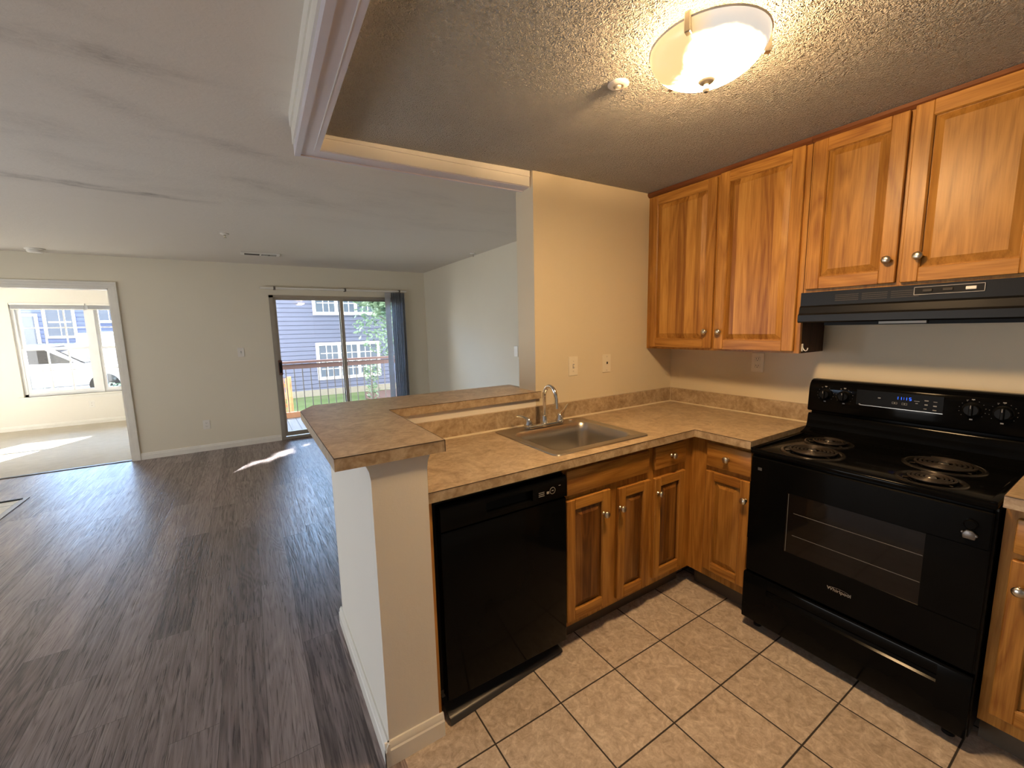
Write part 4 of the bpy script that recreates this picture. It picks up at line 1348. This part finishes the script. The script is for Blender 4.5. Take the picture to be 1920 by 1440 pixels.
# ------------------------------------------------------------------ outside the slider
bm = BM(); box(bm, -2.75, 1.2, D + .12, 6.55, -.11, -.05)
def mk_deck():
    t = NT('weathered_deck_boards')
    x, y, z = t.xyz()
    fx = t.math('FRACT', t.math('DIVIDE', x, .14))
    gap = t.maprange(t.math('MINIMUM', fx, t.math('SUBTRACT', 1.0, fx)), .02, .045, 0.0, 1.0)
    g = t.noise(t.map((40, 1.5, 1)), 1, 5, .6, .5)
    c = t.ramp(g, [(.3, (.09, .09, .10)), (.7, (.15, .15, .165))])
    return t.bsdf(t.mix(gap, (.02, .02, .02), c), .6, bump=t.bump(gap, .4, .01))
struct('floor_deck', bm, mk_deck(), 'weathered grey deck boards outside the sliding door', 'deck')
rl = thing('deck_railing', 'deck railing with brown wooden top rails and thin metal balusters', 'railing', (-.8, 6.4, 0))
wood_r = plain('brown_rail_paint', (0.13, 0.07, 0.06), 0.6)
bm = BM(); box(bm, -2.9, 1.2, 6.34, 6.46, .925, .965, bev=.004); obj('top_rail', bm, wood_r, rl)
bm = BM(); box(bm, -2.9, 1.2, 6.385, 6.415, .825, .905, bev=.003); obj('lower_rail', bm, wood_r, rl)
bm = BM(); box(bm, -2.9, 1.2, 6.37, 6.43, -.049, .055, bev=.003); obj('bottom_rail', bm, plain('orange_deck_wood', (0.42, 0.20, 0.10), 0.6), rl)
for k in range(31):
    bm = BM(); x = -2.84 + k * .1325
    box(bm, x - .007, x + .007, 6.392, 6.408, .05, .93); obj('baluster', bm, M['alu_dark'], rl)

def mk_grass():
    t = NT('lawn')
    v = t.co()
    f = t.math('ADD', t.math('MULTIPLY', t.noise(v, 1.0, 4), .6), t.math('MULTIPLY', t.noise(v, 30, 4, .7), .4))
    c = t.ramp(f, [(.3, (.06, .085, .045)), (.5, (.10, .155, .065)), (.7, (.17, .19, .12))])
    return t.bsdf(c, .9, spec=.1, bump=t.bump(t.noise(v, 60, 3), .6, .04))
bm = BM(); box(bm, -3.6, 30, D + .2, 40, -.9, -.75)
struct('lawn', bm, mk_grass(), 'green lawn between the deck and the grey sided building', 'lawn')
bm = BM(); prism(bm, [(1.0, 10.6), (2.2, 9.8), (6, 9.6), (6, 13.9), (.9, 13.7), (.6, 12.2)], 'z', -.749, -.735)
struct('mulch_bed', bm, plain('dark_mulch', (0.11, 0.065, 0.06), 0.9, bump=.6), 'dark mulch bed under the tree', 'mulch')
bm = BM(); box(bm, -30, -3.6, YB + .3, 60, -.35, -.15)
struct('parking_lot', bm, plain('pale_asphalt', (0.12, 0.125, 0.14), 0.9, bump=.3), 'sunlit pale parking lot outside the bedroom window', 'parking lot')

fn = thing('fence', 'orange-brown slatted wooden fence at the left beyond the deck', 'fence', (-2.4, 10, -.75))
wood_f = plain('cedar_fence', (0.50, 0.22, 0.10), 0.7, var=.2)
for k in range(9):
    bm = BM(); x = -1.80 - k * .135
    box(bm, x - .055, x + .055, 9.98, 10.0, -.62 if k else -.60, .33 + (.01 if k % 2 else 0), bev=.004); obj('board', bm, wood_f, fn)
bm = BM(); box(bm, -2.95, -1.74, 10.0, 10.04, -.42, -.33); obj('rail', bm, wood_f, fn)
bm = BM(); box(bm, -2.95, -1.74, 10.0, 10.04, .10, .19); obj('rail', bm, wood_f, fn)
bm = BM(); box(bm, -1.80, -1.71, 10.0, 10.09, -.75, .36); obj('post', bm, wood_f, fn)

def siding_building(name, label, x0, x1, y, z0, z1, col, wins, depth, lap=.145, extra=None):
    b = thing(name, label, 'building', ((x0 + x1) / 2, y + depth / 2, z0))
    sid = plain(name + '_siding', col, .6, var=.03, vscale=1.5)
    bm = BM()
    n = int((z1 - z0) / lap)
    pts = []
    for k in range(n):
        za = z0 + k * lap
        pts += [(y - .020, za), (y - .010, za + lap - .016), (y + .025, za + lap - .016), (y + .025, za + lap - .0005)]
    pts += [(y + .025, z1), (y + depth, z1), (y + depth, z0)]
    prism(bm, pts, 'x', x0, x1)
    obj('wall', bm, sid, b, smooth=0)
    wt = plain(name + '_white_trim', (0.86, 0.87, 0.88), .5, var=.02)
    bm = BM(); box(bm, x0 - .02, x0 + .12, y - .045, y + .05, z0, z1); box(bm, x1 - .12, x1 + .02, y - .045, y + .05, z0, z1)
    obj('corner_board', bm, wt, b)
    bm = BM(); box(bm, x0, x1, y - .05, y, z0, z0 + .22); obj('foundation', bm, plain(name + '_foundation', (0.26, 0.24, 0.20), .8), b)
    bm = BM(); rd = depth / 2
    prism(bm, [(y - .35, z1), (y - .35, z1 + .15), (y + rd, z1 + .15 + rd * .25), (y + depth + .35, z1 + .15), (y + depth + .35, z1)], 'x', x0 - .3, x1 + .3)
    obj('roof', bm, plain(name + '_shingles', (0.16, 0.15, 0.15), .9), b)
    pane_m = plain(name + '_window_glass', (0.10, 0.125, 0.17), .15, spec=.2)
    for (wx0, wx1, wz0, wz1, units, cols, rows) in wins:
        bm = BM(); t_ = .10
        box(bm, wx0 - t_, wx0, y - .05, y, wz0 - t_, wz1 + t_); box(bm, wx1, wx1 + t_, y - .05, y, wz0 - t_, wz1 + t_)
        box(bm, wx0, wx1, y - .05, y, wz1, wz1 + t_); box(bm, wx0, wx1, y - .06, y, wz0 - t_, wz0)
        uw = (wx1 - wx0) / units
        for k in range(1, units):
            box(bm, wx0 + uw * k - .05, wx0 + uw * k + .05, y - .045, y, wz0, wz1)
        w = obj('window', bm, wt, b)
        bm = BM(); box(bm, wx0, wx1, y - .028, y - .02, wz0, wz1); obj('pane', bm, pane_m, w)
        bm = BM()
        for u in range(units):
            a, c = wx0 + uw * u + .05, wx0 + uw * (u + 1) - .05
            for k in range(1, cols):
                x = a + (c - a) * k / cols; box(bm, x - .012, x + .012, y - .036, y - .026, wz0, wz1)
            for k in range(1, rows):
                z = wz0 + (wz1 - wz0) * k / rows; box(bm, a, c, y - .0355, y - .0265, z - (.03 if k * 2 == rows else .012), z + (.03 if k * 2 == rows else .012))
        obj('grid', bm, wt, w)
    return b
siding_building('grey_house', 'pale grey lap-sided building with gridded windows across the lawn', -3.3, 9.5, 14.0, -.75, 4.5, (0.115, 0.130, 0.205),
                [(-.48, 1.50, -.10, 1.00, 3, 3, 4), (-.48, 1.50, 2.16, 3.40, 3, 3, 4)], 7.0)
siding_building('blue_house', 'blue-grey building with white window trim beyond the parked cars', -20, -5.6, 24.0, -.15, 5.2, (0.085, 0.12, 0.23),
                [(-9.75, -8.95, 1.55, 2.75, 1, 2, 2), (-10.6, -10.1, -.1, 2.4, 1, 1, 2), (-8.15, -7.35, 2.2, 3.4, 1, 2, 2), (-8.1, -7.4, .5, 1.6, 1, 2, 2), (-12.2, -11.2, 1.2, 2.6, 2, 2, 2)], 9.0, .18)

# tree with real leaves; its unseen upper crown is shaped to block sun, except floor streaks
LEAF = {}
def leaves(bm, c, rad, n, size, gaps=()):
    c = Vector(c)
    k = 0
    while k < n:
        p = Vector((random.uniform(-1, 1), random.uniform(-1, 1), random.uniform(-1, 1)))
        if p.length > 1 or p.length < .25:
            continue
        q = Vector((p.x * rad[0], p.y * rad[1], p.z * rad[2])) + c
        if any(g(q) for g in gaps):
            k += 1
            continue
        s = size * random.uniform(.6, 1.2)
        rot = Matrix.Rotation(random.uniform(0, 6.3), 3, 'Z') @ Matrix.Rotation(random.uniform(-1.2, 1.2), 3, 'X') @ Matrix.Rotation(random.uniform(-1, 1), 3, 'Y')
        P = [q + rot @ Vector(v) for v in ((-s, 0, 0), (-.3 * s, -.42 * s, .05 * s), (s, 0, 0), (-.3 * s, .42 * s, .05 * s))]
        V = [bm.verts.new(v) for v in P]
        bm.faces.new((V[0], V[1], V[2])).material_index = 0
        bm.faces.new((V[0], V[2], V[3])).material_index = 0
        k += 1
def leaf_mat(name, a, b):
    t = NT(name)
    x, y, z = t.xyz()
    rn = t.white(t.comb(t.math('FLOOR', t.math('MULTIPLY', x, 9.0)), t.math('FLOOR', t.math('MULTIPLY', y, 9.0)), t.math('FLOOR', t.math('MULTIPLY', z, 9.0))))
    c = t.ramp(rn, [(0, a), (1, b)])
    d = t.n('BsdfDiffuse'); t.set(d.inputs[0], c)
    tr = t.n('BsdfTranslucent'); t.set(tr.inputs[0], c)
    gl = t.n('BsdfGlossy'); gl.inputs['Roughness'].default_value = .4; t.set(gl.inputs[0], (.8, .8, .8))
    m1 = t.n('MixShader'); m1.inputs[0].default_value = .35
    t.t.links.new(d.outputs[0], m1.inputs[1]); t.t.links.new(tr.outputs[0], m1.inputs[2])
    m2 = t.n('MixShader'); m2.inputs[0].default_value = .08
    t.t.links.new(m1.outputs[0], m2.inputs[1]); t.t.links.new(gl.outputs[0], m2.inputs[2])
    t.t.links.new(m2.outputs[0], t.out.inputs[0])
    return t.m
lm = leaf_mat('tree_leaves', (.08, .17, .09), (.34, .46, .32))
bark = plain('tree_bark', (0.13, 0.10, 0.08), .9, bump=.5)
# where the sun comes through the crown: lines that end on the floor inside the slider
def sun_gap(fx, fy, r):
    def g(q):
        t = (q.z - 0) / _sd.z
        dx, dy = q.x - t * _sd.x - fx, q.y - t * _sd.y - fy
        # streak lies along the floor direction (.74, .67)
        al, pe = dx * .74 + dy * .67, -dx * .67 + dy * .74
        return (al / (r * 2.6)) ** 2 + (pe / r) ** 2 < 1
    return g
gaps = [sun_gap(-2.62, 3.52, .12), sun_gap(-2.42, 3.70, .14), sun_gap(-2.16, 3.96, .10)]
tree = thing('tree', 'leafy green tree in front of the grey building', 'tree', (1.5, 10.8, -.75))
bm = BM()
leaves(bm, (1.55, 10.6, 1.8), (1.55, 1.2, 1.35), 1900, .085)
leaves(bm, (1.5, 10.0, 4.4), (2.7, 1.2, 2.6), 15000, .16, gaps)  # dense upper crown out of view, added to block the sun
obj('crown', bm, lm, tree, smooth=0)
bm = BM(); tube(bm, [(1.5, 10.8, -.75), (1.48, 10.75, .3), (1.55, 10.6, 1.5), (1.5, 10.3, 3.0), (1.5, 10.1, 4.5)], [.10, .085, .07, .06, .04], 10)
for a in range(7):
    z = .8 + a * .5
    tube(bm, [(1.52, 10.65, z), (1.52 + math.cos(a * 2.3) * .5, 10.6 + math.sin(a * 2.3) * .4, z + .4), (1.52 + math.cos(a * 2.3) * .9, 10.6 + math.sin(a * 2.3) * .7, z + .6)], [.03, .02, .012], 6)
obj('trunk', bm, bark, tree)
sb = thing('shrub', 'slender young shrub in the mulch bed beside the tree', 'shrub', (.62, 11.3, -.735))
bm = BM(); leaves(bm, (.62, 11.3, .20), (.30, .25, .30), 220, .06); leaves(bm, (.60, 11.3, -.35), (.22, .2, .3), 110, .06); obj('foliage', bm, lm, sb, smooth=0)
bm = BM(); tube(bm, [(.62, 11.3, -.735), (.60, 11.3, -.2), (.65, 11.3, .3)], [.018, .014, .008], 8); obj('stem', bm, bark, sb)

# parked cars
def car(loc, rz, col, label, van=False):
    c = thing('car', label, 'car', loc, rz)
    paint = plain('car_paint', col, .18, .0, coat=.6)
    L, W2 = 2.2, .86
    roof = 1.75 if van else 1.42
    side = [(-L, .32), (L, .32), (L, .62), (L - .12, .80), (1.0, .92), (.35, roof), (-1.15, roof), (-1.85, .98), (-L, .92)] if not van else [(-L, .35), (L, .35), (L, .80), (L - .3, .98), (1.25, 1.08), (.75, roof), (-L + .05, roof), (-L, 1.0)]
    bm = BM(); prism(bm, side, 'y', -W2, W2, bev=.06)
    obj('body', bm, paint, c, world=False, smooth=50)
    gm = M['oven_glass']
    bm = BM()
    if van:
        win = [(1.08, 1.10), (.70, roof - .1), (-1.9, roof - .1), (-1.95, 1.10)]
    else:
        win = [(.86, .95), (.30, roof - .08), (-1.08, roof - .08), (-1.6, .97)]
    prism(bm, win, 'y', -W2 - .006, W2 + .006)
    obj('side_glass', bm, gm, c, world=False)
    bm = BM(); prism(bm, [(1.02, .93), (.40, roof - .03), (.41, roof - .02), (1.04, .94)] if not van else [(1.26, 1.09), (.79, roof - .04), (.81, roof - .03), (1.29, 1.10)], 'y', -W2 + .10, W2 - .10)
    obj('windscreen', bm, gm, c, world=False)
    for x in (-1.35, 1.38):
        for y in (-W2 + .08, W2 - .08):
            bm = BM(); lathe(bm, [(0, -.11), (.20, -.11), (.31, -.09), (.32, 0), (.31, .09), (.20, .11), (0, .11)], (x, y, .32), 'y', 22)
            obj('wheel', bm, M['black_matte'], c, world=False)
    for y in (-.62, .62):
        bm = BM(); box(bm, L - .10, L + .01, y - .16, y + .16, .64, .75, bev=.02); obj('headlight', bm, M['lens'], c, world=False)
    return c
car((-10.6, 20.3, -.15), R(85), (0.05, 0.055, 0.07), 'dark car parked at the left seen through the bedroom window')
car((-8.2, 20.8, -.15), R(85), (0.10, 0.12, 0.16), 'grey-blue car parked in front of the blue house centre')
car((-7.4, 14.4, -.15), R(4), (0.42, 0.43, 0.46), 'white car parked nearest to the bedroom window')
car((-5.6, 17.8, -.15), R(75), (0.40, 0.42, 0.46), 'white van parked at the right of the bedroom window', True)
for x, y, s, lab in ((-6.9, 10.0, .36, 'low green bush left below the bedroom window'), (-6.1, 10.3, .40, 'low green bush centred below the bedroom window'), (-5.2, 10.4, .42, 'low green bush right below the bedroom window')):
    sb = thing('bush', lab, 'bush', (x, y, -.15))
    bm = BM(); leaves(bm, (x, y, .12), (s, s, .36), 420, .05); obj('foliage', bm, lm, sb, smooth=0)
    bm = BM(); tube(bm, [(x, y, -.15), (x + .02, y, .1)], [.02, .012], 6); obj('stem', bm, bark, sb)
